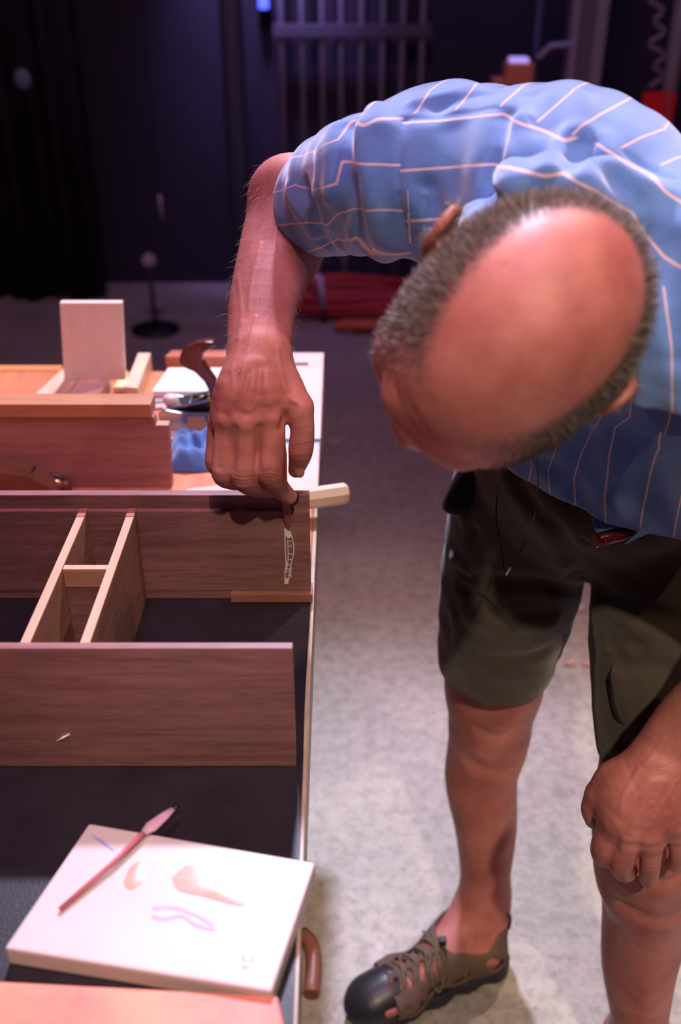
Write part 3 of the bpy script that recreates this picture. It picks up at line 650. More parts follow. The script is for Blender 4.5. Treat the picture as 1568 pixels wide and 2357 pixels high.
def link(name, P, Fq, m, parent=None, smooth=True, attrs=None):
    off = np.zeros(3); q = parent
    while q is not None: off += np.array(q.location); q = q.parent
    me = bpy.data.meshes.new(name); me.vertices.add(len(P)); me.vertices.foreach_set('co', (P-off).astype(np.float32).ravel())
    me.loops.add(Fq.size); me.loops.foreach_set('vertex_index', Fq.astype(np.int32).ravel())
    me.polygons.add(len(Fq)); me.polygons.foreach_set('loop_start', np.arange(0, Fq.size, 4, dtype=np.int32))
    me.update(calc_edges=True); me.validate(); me.polygons.foreach_set('use_smooth', np.full(len(me.polygons), smooth))
    for k, v in (attrs or {}).items():
        a = me.attributes.new(k, 'FLOAT', 'POINT'); a.data.foreach_set('value', v.astype(np.float32))
    me.materials.append(m); o = bpy.data.objects.new(name, me); COL.objects.link(o); o.parent = parent; return o
def rq(px, py, d): return Q(px, py, d)
def pr_(r, d): return r*d/F            # pixel radius at depth -> metres

person = empty('person', (.33, 1.0, 0), 'man in a blue striped shirt and dark shorts bending over the workbench, head down', 'person')

# ---------------- head frame
HC = Q(1186, 768, .735)
Ub = unit(-FW + .08*(-.67*R_-.74*UP)+.13*(.74*R_-.67*UP))                       # crown direction
Ff = -.67*R_ - .74*UP; Ff = unit(Ff-(Ff@Ub)*Ub)           # face direction
Lf = np.cross(Ub, Ff)                                   # towards the person's left
HA = np.array([Lf, Ff, Ub])
def H(l, f, u): return HC+Lf*l+Ff*f+Ub*u
C7 = np.array([.205, .925, 1.365])
# ---------------- joints
SH_R = Q(925, 405, .985); EL_R = Q(668, 450, 1.15); WR_R = Q(597, 805, 1.04)
SH_L = Q(1650, 640, .80); EL_L = np.array([.47, .80, 1.04]); WR_L = Q(1530, 1725, 1.09)
HIP_R = np.array([.25, 1.17, .90]); KN_R = Q(1130, 1640, 1.585); AN_R = Q(1114, 2085, 1.735)
HIP_L = np.array([.42, 1.11, .90]); KN_L = Q(1490, 1945, 1.27); AN_L = np.array([.455, .905, .105])

def foot_skin(f, A, toe, heel, g):
    t = unit(toe-heel); up = np.array([0, 0, 1.]); sd = np.cross(t, up)
    f.chain([A+up*.03, A, heel+t*.045+up*.02], [.037+g, .038+g, .033+g], .03)
    f.cap(heel+t*.035+up*.004, heel+t*.10+up*.010, .029+g, .029+g, .02)
    f.chain([A+t*.018-up*.010, heel+t*.15+up*.022, toe-t*.06+up*.006], [.036+g, .031+g, .025+g], .03)
    f.cap(toe-t*.075-sd*.018+up*.004, toe-t*.075+sd*.020+up*.004, .024+g, .022+g, .02)
    for i in range(5):
        b0 = toe-t*.06+sd*(-.034+.017*i)*TS(A); f.cap(b0, b0+t*(.036-.005*i), .0105+g, .009+g, .004 if g == 0 else .022)
def body_field(h):
    f = Field((-.02, .50, .0), (.60, 1.36, 1.56), h); k = .03
    # cranium, face
    f.ell(H(0, -.004, 0), (.0785, .1035, .090), HA, .0)
    f.ell(H(0, .034, -.022), (.067, .071, .076), HA, .03)
    f.ell(H(0, .048, -.075), (.052, .050, .055), HA, .03)         # jaw
    f.cap(H(-.030, .093, -.002), H(.030, .093, -.002), .010, .010, .018)   # brow
    for s_ in (-1, 1):
        f.ell(H(.050*s_, .060, -.040), (.022, .026, .022), HA, .02)    # cheeks
        f.ell(H(.031*s_, .096, -.022), (.017, .013, .012), HA, .008, 'cut')
        f.ell(H(.031*s_, .086, -.022), (.012, .012, .012), HA, .003)   # eyeball
        f.cap(H(.020*s_, .0965, -.017), H(.042*s_, .092, -.018), .0032, .0028, .004)
        f.cap(H(.021*s_, .0955, -.0275), H(.041*s_, .091, -.027), .0026, .0024, .004)
        # ear: rim, lobe, hollow
        e = lambda a, b: H((.076+.008*max(0, b+.03)/.06)*s_, -.012+a, b-.032)
        rim = [e(.012, -.012), e(.008, .016), e(-.004, .030), e(-.020, .026), e(-.026, .008), e(-.020, -.014), e(-.004, -.032)]
        rim = [p+Lf*s_*(.004+.009*(.3+i/7)) for i, p in enumerate(rim)]
        f.chain(rim, [.0045]*5+[.005, .0065], .006)
        f.ell(H(.079*s_, -.016, -.032), (.006, .018, .026), HA, .008)
    f.chain([H(0, .094, -.012), H(0, .102, -.030), H(0, .107, -.048)], [.007, .008, .010], .012)  # nose
    for s_ in (-1, 1): f.ell(H(.011*s_, .102, -.051), (.008, .010, .008), HA, .006)
    f.ell(H(0, .097, -.078), (.024, .010, .006), HA, .006); f.ell(H(0, .095, -.088), (.020, .010, .006), HA, .005)
    f.ridge([H(-.024, .100, -.083), H(0, .107, -.083), H(.024, .100, -.083)], .003, -.003)
    f.ell(H(0, .088, -.108), (.020, .018, .014), HA, .02)
    # forehead furrows
    for u_ in (.020, .031): f.ridge([H(-.045, .088, u_), H(0, .101, u_+.002), H(.045, .088, u_)], .0035, -.0011)
    # neck
    f.cap(H(0, -.045, -.070), C7+np.array([-.015, -.01, -.04]), .054, .054, .04)
    f.cap(H(0, -.02, -.07), C7+np.array([-.05, -.06, -.05]), .048, .050, .04)
    # torso (under the shirt)
    f.ell((.215, .975, 1.300), (.125, .075, .080), TA, k); f.ell((.255, 1.03, 1.22), (.140, .088, .13), TA, k)
    f.ell((.29, 1.06, 1.08), (.100, .070, .13), TA, k); f.ell((.335, 1.13, .95), (.140, .088, .11), TA, k)
    f.cap((.20, .95, 1.34), SH_R, .048, .046, k); f.cap((.225, .93, 1.34), SH_L, .046, .046, k)
    # legs
    f.chain([HIP_R, (HIP_R+KN_R)/2+np.array([0, -.01, 0]), KN_R+np.array([0, 0, .06])], [.078, .073, .070], k)
    f.chain([HIP_L, (HIP_L+KN_L)/2+np.array([0, -.01, 0]), KN_L+np.array([0, .01, .05])], [.078, .070, .064], k)
    def shin(K, A, s_):
        d = A-K; bk = np.array([0, .012, 0]); out = np.array([.01*s_, 0, 0])
        f.chain([K+np.array([0, 0, .06]), K, K+d*.14], [.069, .067, .057], .03)
        f.ell(K+np.array([-.004, -.030, -.004]), (.034, .034, .042), None, .03)               # patella
        f.chain([K+d*.12+bk, K+d*.34+bk*1.6+out, K+d*.60+bk, K+d*.85, A], [.056, .060, .052, .039, .037], .03)
        f.cap(K+d*.15+np.array([0, -.02, 0]), A+np.array([0, -.01, .02]), .034, .026, .03)          # shin bone
        f.ridge([K+d*.13+np.array([-.035, -.050, 0]), K+d*.16+np.array([.03, -.055, 0])], .016, -.006)
        f.ridge([K+np.array([-.03, -.06, .03]), K+np.array([.0, -.068, .015]), K+np.array([.03, -.06, .035])], .010, -.004)
    shin(KN_R, AN_R, -1); shin(KN_L, AN_L, 1)
    for (A, toe, heel) in FEET:
        t = unit(toe-heel); up = np.array([0, 0, 1.]); sd = np.cross(t, up)
        for s_ in (-1, 1): f.ell(A+sd*.034*s_+np.array([0, 0, .004]), (.014, .014, .016), None, .02)   # ankle bones
        foot_skin(f, A, toe, heel, 0)
    return f
TL = unit((.74, -.67, 0)); TF = unit((-.67, -.74, 0)); TZ = np.array([0, 0, 1.])
def tilt(a):
    z = unit(TZ*math.cos(a)+TF*math.sin(a)); f_ = np.cross(z, TL); f_ = unit(f_); return np.array([TL, f_, z])
TA = tilt(.25)
def TS(A): return 1 if A[0] < .35 else -1
heelR, toeR = np.array([.283, 1.112, .048]), np.array([.040, 1.010, .048])
heelL, toeL = np.array([.50, .955, .048]), np.array([.375, .725, .048])
FEET = [(AN_R, toeR, heelR), (AN_L, toeL, heelL)]

def finger(f, P, R, k=.004, cut=True):
    P = [Q(*p) for p in P]; R = [pr_(r, 1.05) for r in R]
    f.chain(P, R, k); return P
def details(f, coarse, spec):
    T = BVHTree.FromPolygons(*(lambda m_: ([tuple(p) for p in m_[0]], [tuple(int(i) for i in q) for q in m_[1]]))(coarse.mesh()))
    for pts, w_, amp in spec:
        P = []
        for q in catmull([np.array([*p, 0.]) for p in pts], 3) if len(pts) > 2 else [np.array([*p, 0.]) for p in pts]:
            h_ = T.ray_cast(Vector(C0), Vector(unit(ray(q[0], q[1]))))
            if h_[0] is not None: P.append(np.array(h_[0]))
        if len(P) > 1: f.ridge(P, w_, amp)
def arm_right(h, det=True):
    lo = np.array([-.175, .86, 1.0]); hi = np.array([.10, 1.22, 1.46]); f = Field(lo, hi, h)
    X = R_
    # upper arm, elbow, forearm (two bundles so that it is wider than thick)
    f.chain([SH_R, Q(760, 440, 1.10), EL_R], [.040, .040, .040], .0)
    f.ell(EL_R, (.038, .042, .040), None, .02)
    A = [Q(668, 460, 1.15), Q(640, 570, 1.125), Q(606, 700, 1.08), Q(596, 805, 1.045)]
    for s_, rs in ((-1, [.036, .033, .028, .0235]), (1, [.041, .038, .029, .0235])):
        f.chain([a+X*s_*o for a, o in zip(A, (.008, .010, .009, .010))], rs, .02)
    f.ell(Q(672, 560, 1.13), (.030, .036, .040), None, .025)         # brachioradialis bulge
    # palm
    Pm = [(622, 962, 1.032, 27), (568, 976, 1.026, 28), (523, 972, 1.030, 25), (500, 968, 1.045, 21)]
    for i, (x, y, d, r) in enumerate(Pm):
        f.chain([Q(600+(.10)*(x-600), 815, 1.045), Q(598+.62*(x-598), 895, 1.028), Q(x, y, d+.004)], [.021, .0185, pr_(r, 1.03)], .012)
    f.chain([Q(615, 830, 1.05), Q(650, 880, 1.045), Q(687, 938, 1.035)], [.022, .020, .0150], .014)   # thumb base
    f.chain([Q(600, 850, 1.06), Q(575, 930, 1.06)], [.022, .022], .014)
    f.cap(Q(640, 930, 1.045), Q(672, 938, 1.045), .010, .009, .014)    # web
    # fingers
    idx_ = finger(f, [(622, 965, 1.035), (626, 1030, 1.042), (622, 1088, 1.052), (642, 1122, 1.082), (666, 1143, 1.098)], [34, 31, 32, 25, 19], .005)
    mid = finger(f, [(566, 978, 1.030), (562, 1040, 1.040), (562, 1100, 1.052), (590, 1122, 1.082), (622, 1130, 1.105)], [32, 29, 29, 24, 18], .005)
    rng = finger(f, [(522, 974, 1.034), (516, 1030, 1.042), (512, 1088, 1.055), (532, 1106, 1.085), (560, 1112, 1.108)], [27, 25, 26, 22, 18], .005)
    pky = finger(f, [(500, 972, 1.055), (494, 1020, 1.066), (492, 1066, 1.076), (505, 1082, 1.10), (524, 1086, 1.12)], [22, 19, 20, 17, 15], .004)
    thb = finger(f, [(687, 938, 1.035), (696, 985, 1.040), (693, 1032, 1.050), (688, 1060, 1.062), (681, 1082, 1.072)], [34, 28, 29, 24, 18], .005)
    # thumb nail and creases
    f.ell(Q(690, 1086, 1.060), (.0055, .003, .0075), None, .001)
    if not det: return f
    S_ = []
    for P, w_ in (([(606, 835), (614, 880), (620, 930)], .005), ([(594, 830), (582, 880), (570, 940)], .005), ([(578, 830), (550, 885), (526, 940)], .005), ([(562, 835), (528, 890), (504, 940)], .0048)): S_.append((P, w_, .0015))
    for P in ([(596, 850), (598, 900), (594, 945)], [(572, 860), (556, 905), (546, 945)], [(548, 865), (526, 910), (514, 945)]): S_.append((P, .006, -.0016))
    for P in ([(560, 740), (548, 800), (534, 850), (538, 900), (530, 935)], [(590, 730), (575, 790), (562, 850), (556, 900)], [(640, 800), (648, 850), (660, 900), (676, 925)], [(612, 870), (600, 905), (588, 935)], [(548, 640), (556, 720), (548, 780)], [(600, 560), (580, 640), (572, 710)]): S_.append((P, .0024, .0008))
    for x, y in ((622, 962), (567, 970), (523, 966), (500, 962)): S_.append(([(x-7, y), (x+7, y)], .009, .0024))
    for a in range(3): S_.append(([(668, 1028+a*7), (695, 1024+a*6), (716, 1020+a*8)], .0012, -.0006))
    for a in range(4): S_.append(([(600, 1088+a*8), (622, 1084+a*8), (644, 1088+a*9)], .0014, -.0009))
    for a in range(3): S_.append(([(538, 1096+a*8), (560, 1100+a*8), (586, 1098+a*7)], .0014, -.0008))
    for P in ([(594, 985), (592, 1030), (596, 1080)], [(543, 985), (538, 1030), (537, 1080)], [(507, 985), (503, 1030), (502, 1075)]): S_.append((P, .0042, -.0018))
    S_.append(([(648, 985), (652, 968), (664, 952), (674, 938)], .0045, -.0035))
    details(f, arm_right(.003, False), S_)
    return f
def arm_left(h, det=True):
    lo = np.array([.21, .66, .60]); hi = np.array([.60, .92, 1.36]); f = Field(lo, hi, h); X = R_
    f.chain([SH_L, (SH_L+EL_L)/2, EL_L], [.052, .048, .046], 0); f.ell(EL_L, (.044, .046, .046), None, .02)
    A = [EL_L, Q(1720, 1560, 1.03), Q(1600, 1660, 1.075), Q(1530, 1735, 1.09)]
    n = unit(np.cross(unit(A[3]-A[1]), FW))
    for s_, rs in ((-1, [.040, .036, .029, .0235]), (1, [.040, .036, .029, .0235])):
        f.chain([a+n*s_*o for a, o in zip(A, (.006, .010, .011, .011))], rs, .02)
    D = 1.09
    Pm = [(1412, 1900, 1.105, 31), (1448, 1930, 1.095, 31), (1500, 1935, 1.095, 30), (1556, 1915, 1.10, 27)]
    for x, y, d, r in Pm:
        f.chain([Q(1515+.15*(x-1500), 1765, 1.092), Q(1490+.62*(x-1490), 1850, 1.088), Q(x, y, d)], [.024, .0215, pr_(r, d)], .014)
    f.chain([Q(1480, 1770, 1.095), Q(1415, 1790, 1.105), Q(1380, 1830, 1.115)], [.022, .019, .0155], .016)
    f.chain([Q(1430, 1810, 1.10), Q(1420, 1880, 1.10)], [.020, .018], .016)
    def fg(P, R, k=.004):
        P = [Q(*p) for p in P]; f.chain(P, [pr_(r, 1.1) for r in R], k)
    fg([(1380, 1830, 1.115), (1362, 1862, 1.125), (1366, 1888, 1.145)], [33, 25, 20])
    fg([(1408, 1905, 1.108), (1390, 1955, 1.122), (1396, 1972, 1.155), (1412, 1972, 1.18)], [35, 31, 26, 21])
    fg([(1446, 1938, 1.098), (1430, 1988, 1.118), (1440, 2008, 1.15), (1452, 2000, 1.18)], [33, 28.5, 24, 19])
    fg([(1500, 1940, 1.098), (1497, 1985, 1.112), (1494, 2018, 1.140), (1492, 2026, 1.17)], [28, 24, 23, 18])
    fg([(1556, 1918, 1.104), (1562, 1960, 1.115), (1556, 1985, 1.135), (1545, 1990, 1.16)], [27, 22, 20, 16])
    if not det: return f
    S_ = []
    for P in ([(1492, 1800), (1450, 1850), (1418, 1888)], [(1505, 1800), (1475, 1860), (1450, 1912)], [(1520, 1800), (1508, 1860), (1500, 1912)], [(1536, 1800), (1548, 1850), (1558, 1890)]): S_.append((P, .005, .0016))
    for P in ([(1470, 1770), (1436, 1830), (1432, 1880)], [(1556, 1800), (1520, 1860), (1480, 1915)], [(1530, 1700), (1500, 1740), (1460, 1790)], [(1450, 1900), (1470, 1870), (1500, 1850)]): S_.append((P, .0026, .0011))
    for i in range(9): S_.append(([(1440+i*3, 1754+i*9), (1480, 1768+i*9), (1530, 1766+i*9), (1562, 1752+i*9)], .0012, -.0006))
    for x, y in ((1410, 1900), (1448, 1930), (1500, 1934), (1556, 1912)): S_.append(([(x-8, y), (x+8, y)], .009, .0026))
    for x, y in ((1392, 1955), (1434, 1985), (1497, 1990)):
        for a in range(3): S_.append(([(x-16, y+a*7), (x, y+3+a*7), (x+16, y+a*7)], .0012, -.0006))
    for P in ([(1424, 1925), (1418, 1950)], [(1474, 1945), (1468, 1975)], [(1528, 1930), (1530, 1960)]): S_.append((P, .004, -.0016))
    details(f, arm_left(.003, False), S_)
    f.ell(Q(1362, 1885, 1.122), (.005, .003, .007), None, .001)
    return f

def skin_mat():
    m = bpy.data.materials.new('skin'); m.use_nodes = True; nt = m.node_tree; N = nt.nodes; L = nt.links; b = N['Principled BSDF']
    tc = N.new('ShaderNodeTexCoord')
    def nz(s, det=4, ro=.6):
        n = N.new('ShaderNodeTexNoise'); n.inputs['Scale'].default_value = s; n.inputs['Detail'].default_value = det; n.inputs['Roughness'].default_value = ro; L.new(tc.outputs['Object'], n.inputs[0]); return n.outputs[0]
    def ramp(src, st):
        r = N.new('ShaderNodeValToRGB'); e = r.color_ramp.elements
        for i, (p, c) in enumerate(st): e[i].position = p; e[i].color = (*c, 1)
        L.new(src, r.inputs[0]); return r.outputs[0]
    base = ramp(nz(16, 6), [(.35, (.40, .125, .105)), (.68, (.60, .235, .20))])
    spots = ramp(nz(130, 2), [(.22, (.70, .55, .50)), (.36, (1, 1, 1))])
    mx = N.new('ShaderNodeMixRGB'); mx.blend_type = 'MULTIPLY'; mx.inputs[0].default_value = .6; L.new(base, mx.inputs[1]); L.new(spots, mx.inputs[2])
    hr = N.new('ShaderNodeAttribute'); hr.attribute_name = 'scalp'
    m2 = N.new('ShaderNodeMixRGB'); m2.inputs[2].default_value = (.12, .075, .07, 1); L.new(mx.outputs[0], m2.inputs[1])
    ml = N.new('ShaderNodeMath'); ml.operation = 'MULTIPLY'; ml.inputs[1].default_value = .75; L.new(hr.outputs['Fac'], ml.inputs[0]); L.new(ml.outputs[0], m2.inputs[0])
    L.new(m2.outputs[0], b.inputs['Base Color'])
    b.inputs['Roughness'].default_value = .47; b.inputs['Specular IOR Level'].default_value = .36
    b.inputs['Subsurface Weight'].default_value = .12; b.inputs['Subsurface Radius'].default_value = (1, .3, .15); b.inputs['Subsurface Scale'].default_value = .008
    v = N.new('ShaderNodeTexVoronoi'); v.inputs['Scale'].default_value = 520; L.new(tc.outputs['Object'], v.inputs[0])
    bp = N.new('ShaderNodeBump'); bp.inputs['Strength'].default_value = .14; bp.inputs['Distance'].default_value = .0005; L.new(v.outputs['Distance'], bp.inputs['Height'])
    bp2 = N.new('ShaderNodeBump'); bp2.inputs['Strength'].default_value = .22; bp2.inputs['Distance'].default_value = .0015; L.new(nz(90, 5), bp2.inputs['Height']); L.new(bp.outputs[0], bp2.inputs['Normal']); L.new(bp2.outputs[0], b.inputs['Normal'])
    return m
M['skin'] = skin_mat()

# scalp mask: fringe below the bald dome, in head coordinates
def hair_mask(P):
    q = P-HC; l, f_, u = q@Lf, q@Ff, q@Ub
    ang = np.arctan2(l, -f_)                                  # 0 at the back of the head
    rr = np.sqrt((l/.080)**2+((f_+.006)/.104)**2)              # how far out from the crown axis
    back = np.exp(-(ang/1.9)**4)
    top = .80-.10*np.sin(ang)**2
    m = np.clip((rr-top)/.10, 0, 1)*np.clip((u+.085)/.02, 0, 1)
    side = 1-np.clip((f_-.045)/.045, 0, 1)
    ear = 1-np.exp(-(np.maximum(0, .088-np.abs(l))/.007)**2-((f_+.012)/.034)**4-((u+.028)/.040)**4)
    return m*side*ear*(np.sqrt(q[:, 0]**2+q[:, 1]**2+q[:, 2]**2) < .122)
import time as _t; _t0 = _t.time()
Pb, Fb = body_field(.0028).mesh(); Pb = fair(Pb, Fb, 1)
Pr, Fr = arm_right(.00115).mesh(); Pr = fair(Pr, Fr, 1, .4)
Pl, Fl = arm_left(.0014).mesh(); Pl = fair(Pl, Fl, 1, .4)
sc_ = np.concatenate([hair_mask(Pb), np.zeros(len(Pr)+len(Pl))])
body = link('body', np.concatenate([Pb, Pr, Pl]), np.concatenate([Fb, Fr+len(Pb), Fl+len(Pb)+len(Pr)]), M['skin'], person, attrs={'scalp': sc_})
print('body', len(Pb), len(Pr), len(Pl), _t.time()-_t0)
# ------------------------------------------------------------------ cloth shells over the body
from mathutils.bvhtree import BVHTree
def bvh(P, Fq): return BVHTree.FromPolygons([tuple(p) for p in P], [tuple(int(i) for i in f) for f in Fq])
def cast(tree, px, py):
    h = tree.ray_cast(Vector(C0), Vector(unit(ray(px, py)))); return None if h[0] is None else np.array(h[0])
def casts(tree, L_):
    out = [cast(tree, x, y) for x, y in L_]; return [p for p in out if p is not None]
def folds(f, tree, spec):
    for pts, w_, amp in spec:
        P = casts(tree, pts)
        if len(P) > 1: f.ridge(catmull(P, 3), w_, amp*(1.25 if w_ > .005 else 1))

HEM_R = Q(744, 462, 1.10); NR = unit(-.46*R_+.88*np.array([0, 1, 0])-.08*TZ)
SLV_L = np.array([.318, .790, 1.25])
def shirt_solid(f):
    k = .035
    f.ell((.205, .980, 1.342), (.145, .115, .115), TA, .0)
    f.ell(C7+np.array([0, 0, .01]), (.085, .085, .065), TA, .03)
    f.ell((.150, .985, 1.365), (.115, .080, .070), TA, k)
    f.ell((.290, .885, 1.300), (.11, .085, .080), TA, k)
    f.ell((.255, 1.03, 1.24), (.178, .132, .15), TA, k)
    f.ell((.295, 1.055, 1.09), (.168, .130, .15), TA, k)
    f.ell((.315, 1.05, 1.00), (.165, .115, .10), TA, k)
    f.chain([Q(1040, 355, 1.02), SH_R+np.array([-.005, .0, -.004]), Q(820, 432, 1.045), HEM_R, HEM_R+NR*.05], [.072, .072, .068, .0605, .060], .03)
    f.chain([np.array([.26, .90, 1.33]), SH_L+np.array([0, 0, -.02])+0*SH_L+np.array([0, 0, .0]), SLV_L, SLV_L+np.array([.01, 0, -.06])], [.085, .075, .086, .088], .03)
    # collar ring round the neck
    c = Q(1290, 648, .845); ax = unit(HC-C7); a = unit(np.cross(ax, TZ)); b = np.cross(ax, a)
    for off, rr in ((-.012, .0125), (.008, .010)):
        ring = [c+ax*off+a*.083*math.cos(t)+b*.088*math.sin(t) for t in np.linspace(0, 2*math.pi, 25)]
        for p, q in zip(ring[:-1], ring[1:]): f.cap(p, q, rr, rr, .014)
SB = (np.array([-.11, .64, .955]), np.array([.50, 1.25, 1.50]))
g = Field(*SB, .006); shirt_solid(g); Tc = bvh(*g.mesh())
f = Field(*SB, .0022); shirt_solid(f); G = f.d.copy()
# cloth folds, laid on the surface
folds(f, Tc, [
    ([(806, 285), (798, 330), (792, 400), (784, 480), (770, 560)], .011, -.011), ([(772, 300), (770, 380), (762, 450)], .012, .006),
    ([(832, 300), (840, 400), (860, 500), (890, 590)], .014, .007), ([(812, 420), (825, 500), (850, 580)], .010, -.008),
    ([(700, 430), (722, 490), (748, 560)], .009, -.008), ([(668, 440), (700, 500), (725, 540)], .009, .005), ([(740, 345), (735, 400), (728, 450)], .008, .005),
    ([(930, 275), (922, 340), (920, 420), (932, 520), (950, 610)], .0035, -.0028),
    ([(1165, 265), (1150, 330), (1135, 400), (1128, 470)], .009, -.010), ([(1190, 280), (1180, 340), (1172, 420)], .014, .007),
    ([(1320, 310), (1290, 350), (1265, 392)], .009, .010), ([(1345, 330), (1310, 370), (1290, 410)], .010, -.007),
    ([(1040, 300), (1040, 360), (1035, 430)], .016, -.005), ([(985, 300), (980, 380), (975, 440)], .014, .004),
    ([(985, 440), (1010, 500), (1030, 560)], .012, -.008), ([(930, 432), (1010, 455), (1120, 492)], .003, .0022), ([(1425, 410), (1470, 480), (1520, 560), (1565, 640)], .014, -.009),
    ([(1380, 330), (1450, 400), (1540, 450)], .014, .006), ([(1480, 540), (1530, 630), (1560, 760)], .010, -.009),
    ([(960, 235), (1010, 222), (1080, 205)], .009, .005), ([(1010, 245), (1080, 225), (1150, 205)], .008, -.004), ([(1230, 215), (1240, 245), (1245, 290)], .012, -.005), ([(1330, 215), (1336, 250), (1335, 290)], .010, .005),
    ([(930, 275), (1050, 262), (1160, 250), (1240, 290), (1300, 325), (1400, 340), (1480, 385), (1560, 420)], .003, -.0022),
    ([(870, 225), (865, 250), (880, 290)], .010, .006), ([(900, 215), (905, 260)], .009, -.006), ([(960, 200), (1000, 205)], .010, .006),
    ([(1400, 760), (1420, 860), (1440, 950)], .012, -.006), ([(1470, 700), (1480, 800), (1480, 930)], .012, .005), ([(1550, 560), (1568, 700), (1568, 820)], .010, -.006),
    ([(1240, 1060), (1300, 1100), (1350, 1160)], .012, -.006), ([(1450, 980), (1430, 1080), (1410, 1180)], .016, .009), ([(1520, 1000), (1500, 1080), (1470, 1160)], .014, -.012), ([(1350, 1000), (1330, 1060), (1320, 1120)], .012, -.008),
    ([(900, 640), (960, 620)], .01, -.004)])
def sh_wave(x, y, z):
    return .0016*np.sin(x*55+z*40)*np.sin(y*48-z*35+1)+.0009*np.sin(x*120-y*90+z*60)
f.wave(sh_wave)
f.plane(HEM_R, NR, (-.2, .8, 1.0), (.03, 1.3, 1.5))
f.plane(SLV_L, unit(np.array([.10, 0, -1])), (.20, .60, 1.05), (.6, .865, 1.30))
HP, HN = np.array([.33, 1.0, 1.036]), unit((-.16, .25, -1))
f.plane(HP, HN, (-.1, .5, .9), (.6, 1.3, 1.12))
X_, Y_, Z_ = f.ax[0][:, None, None], f.ax[1][None, :, None], f.ax[2][None, None, :]
near = np.minimum(np.minimum(np.abs((X_-HEM_R[0])*NR[0]+(Y_-HEM_R[1])*NR[1]+(Z_-HEM_R[2])*NR[2])+np.maximum(0, X_-.05)*5, np.abs((X_-HP[0])*HN[0]+(Y_-HP[1])*HN[1]+(Z_-HP[2])*HN[2])), np.abs(Z_-SLV_L[2])+np.maximum(0, Y_-.87)*5+np.maximum(0, .22-X_)*5)
f.d = np.maximum(f.d, -(G+.0055+.0135*np.clip(near/.035, 0, 1)))
# neck opening: clear the cloth where head and neck pass
c = Q(1290, 648, .845); ax = unit(HC-C7)
f.cap(c-ax*.03, c+ax*.05, .066, .066, .006, 'cut')
f.ell(HC, (.084, .109, .094), HA, .004, 'cut')
Ps, Fs = f.mesh(); Ps = fair(Ps, Fs, 2, .5)
Ts = bvh(Ps, Fs)
def rbf(curves, P, lim=None):
    X = []; Y = []
    for val, pts in curves:
        q = casts(Ts, pts); X += q; Y += [val]*len(q)
    X = np.array(X); Y = np.array(Y, float); n = len(X); D = np.linalg.norm(X[:, None]-X[None], axis=2)
    A = np.zeros((n+4, n+4)); A[:n, :n] = D+np.eye(n)*1e-4; A[:n, n] = 1; A[:n, n+1:] = X; A[n:, :n] = A[:n, n:].T; A += 1e-9*np.eye(n+4)
    wgt = np.linalg.solve(A, np.append(Y, [0, 0, 0, 0])); out = np.empty(len(P))
    for i in range(0, len(P), 20000):
        p = P[i:i+20000]; out[i:i+20000] = np.linalg.norm(p[:, None]-X[None], axis=2)@wgt[:n]+wgt[n]+p@wgt[n+1:]
    return out
def dens(L_): 
    o = []
    for a, b in zip(L_[:-1], L_[1:]): o += [(a[0]+(b[0]-a[0])*t, a[1]+(b[1]-a[1])*t) for t in (0, .5)]
    return o+[L_[-1]]
bodyS = [(0, [(930, 283), (1040, 275), (1100, 268), (1160, 262), (1200, 285), (1250, 300), (1300, 325), (1345, 310), (1400, 348), (1450, 380), (1500, 402), (1530, 440), (1562, 462)]),
         (1, [(928, 393), (1040, 385), (1140, 378), (1200, 392), (1255, 406), (1300, 398), (1455, 488), (1490, 545), (1530, 592), (1562, 612)]),
         (2, [(935, 510), (1000, 505), (1040, 500)]), (-1, [(930, 215), (1100, 190), (1260, 180), (1400, 230), (1562, 320)]), (3, [(930, 620)])]
slvS = [(0, [(668, 366), (727, 353), (740, 335), (778, 322), (810, 278), (838, 290), (870, 273), (925, 273)]), (1, [(640, 440), (680, 425), (718, 438), (775, 425), (787, 370), (850, 378), (920, 380)]),
        (2, [(684, 515), (715, 512), (755, 518), (778, 493), (812, 482), (925, 485)]), (3, [(738, 570), (775, 550), (820, 545), (855, 586), (921, 586)])]
yokS = [(0, [(960, 256), (975, 232), (990, 208)]), (1, [(1060, 240), (1078, 218), (1097, 193)]), (2, [(1160, 236), (1190, 210), (1220, 184)]), (3, [(1256, 264), (1295, 230), (1332, 199)]),
        (4, [(1336, 292), (1380, 264), (1425, 240)]), (5, [(1435, 338), (1480, 315), (1530, 297)]), (6, [(1510, 385), (1562, 362)])]
lowS = [(0, [(1462, 840), (1455, 900), (1449, 960), (1415, 985), (1402, 1050), (1392, 1150)]), (1, [(1525, 640), (1546, 800), (1548, 950), (1535, 985), (1500, 1080), (1488, 1140)]), (-1, [(1385, 960), (1360, 1000), (1340, 1040), (1322, 1100)]), (-2, [(1290, 1010), (1262, 1080)]), (-3, [(1225, 1075)])]
C3 = lambda S_: [(v, dens(p) if len(p) > 1 else p) for v, p in S_]
mS = rbf([(0, dens([(948, 205), (928, 280), (921, 400), (935, 520), (955, 620)])), (1, [(850, 260), (840, 400), (860, 560), (740, 450)]), (-1, [(1010, 230), (1010, 400), (1010, 520)])], Ps)
mY = rbf([(0, dens([(935, 264), (1050, 254), (1160, 246), (1250, 286), (1320, 312), (1440, 345), (1560, 395)])), (1, [(960, 208), (1070, 192), (1200, 184), (1300, 192), (1400, 225), (1480, 268), (1560, 318)]), (-1, [(940, 350), (1100, 340), (1250, 370), (1400, 400), (1540, 480)])], Ps)
mL = rbf([(0, dens([(1470, 600), (1510, 640), (1565, 700)])), (1, [(1500, 800), (1540, 900), (1450, 900), (1420, 1080)]), (-1, [(1400, 480), (1500, 480), (1450, 420), (1000, 400)])], Ps)
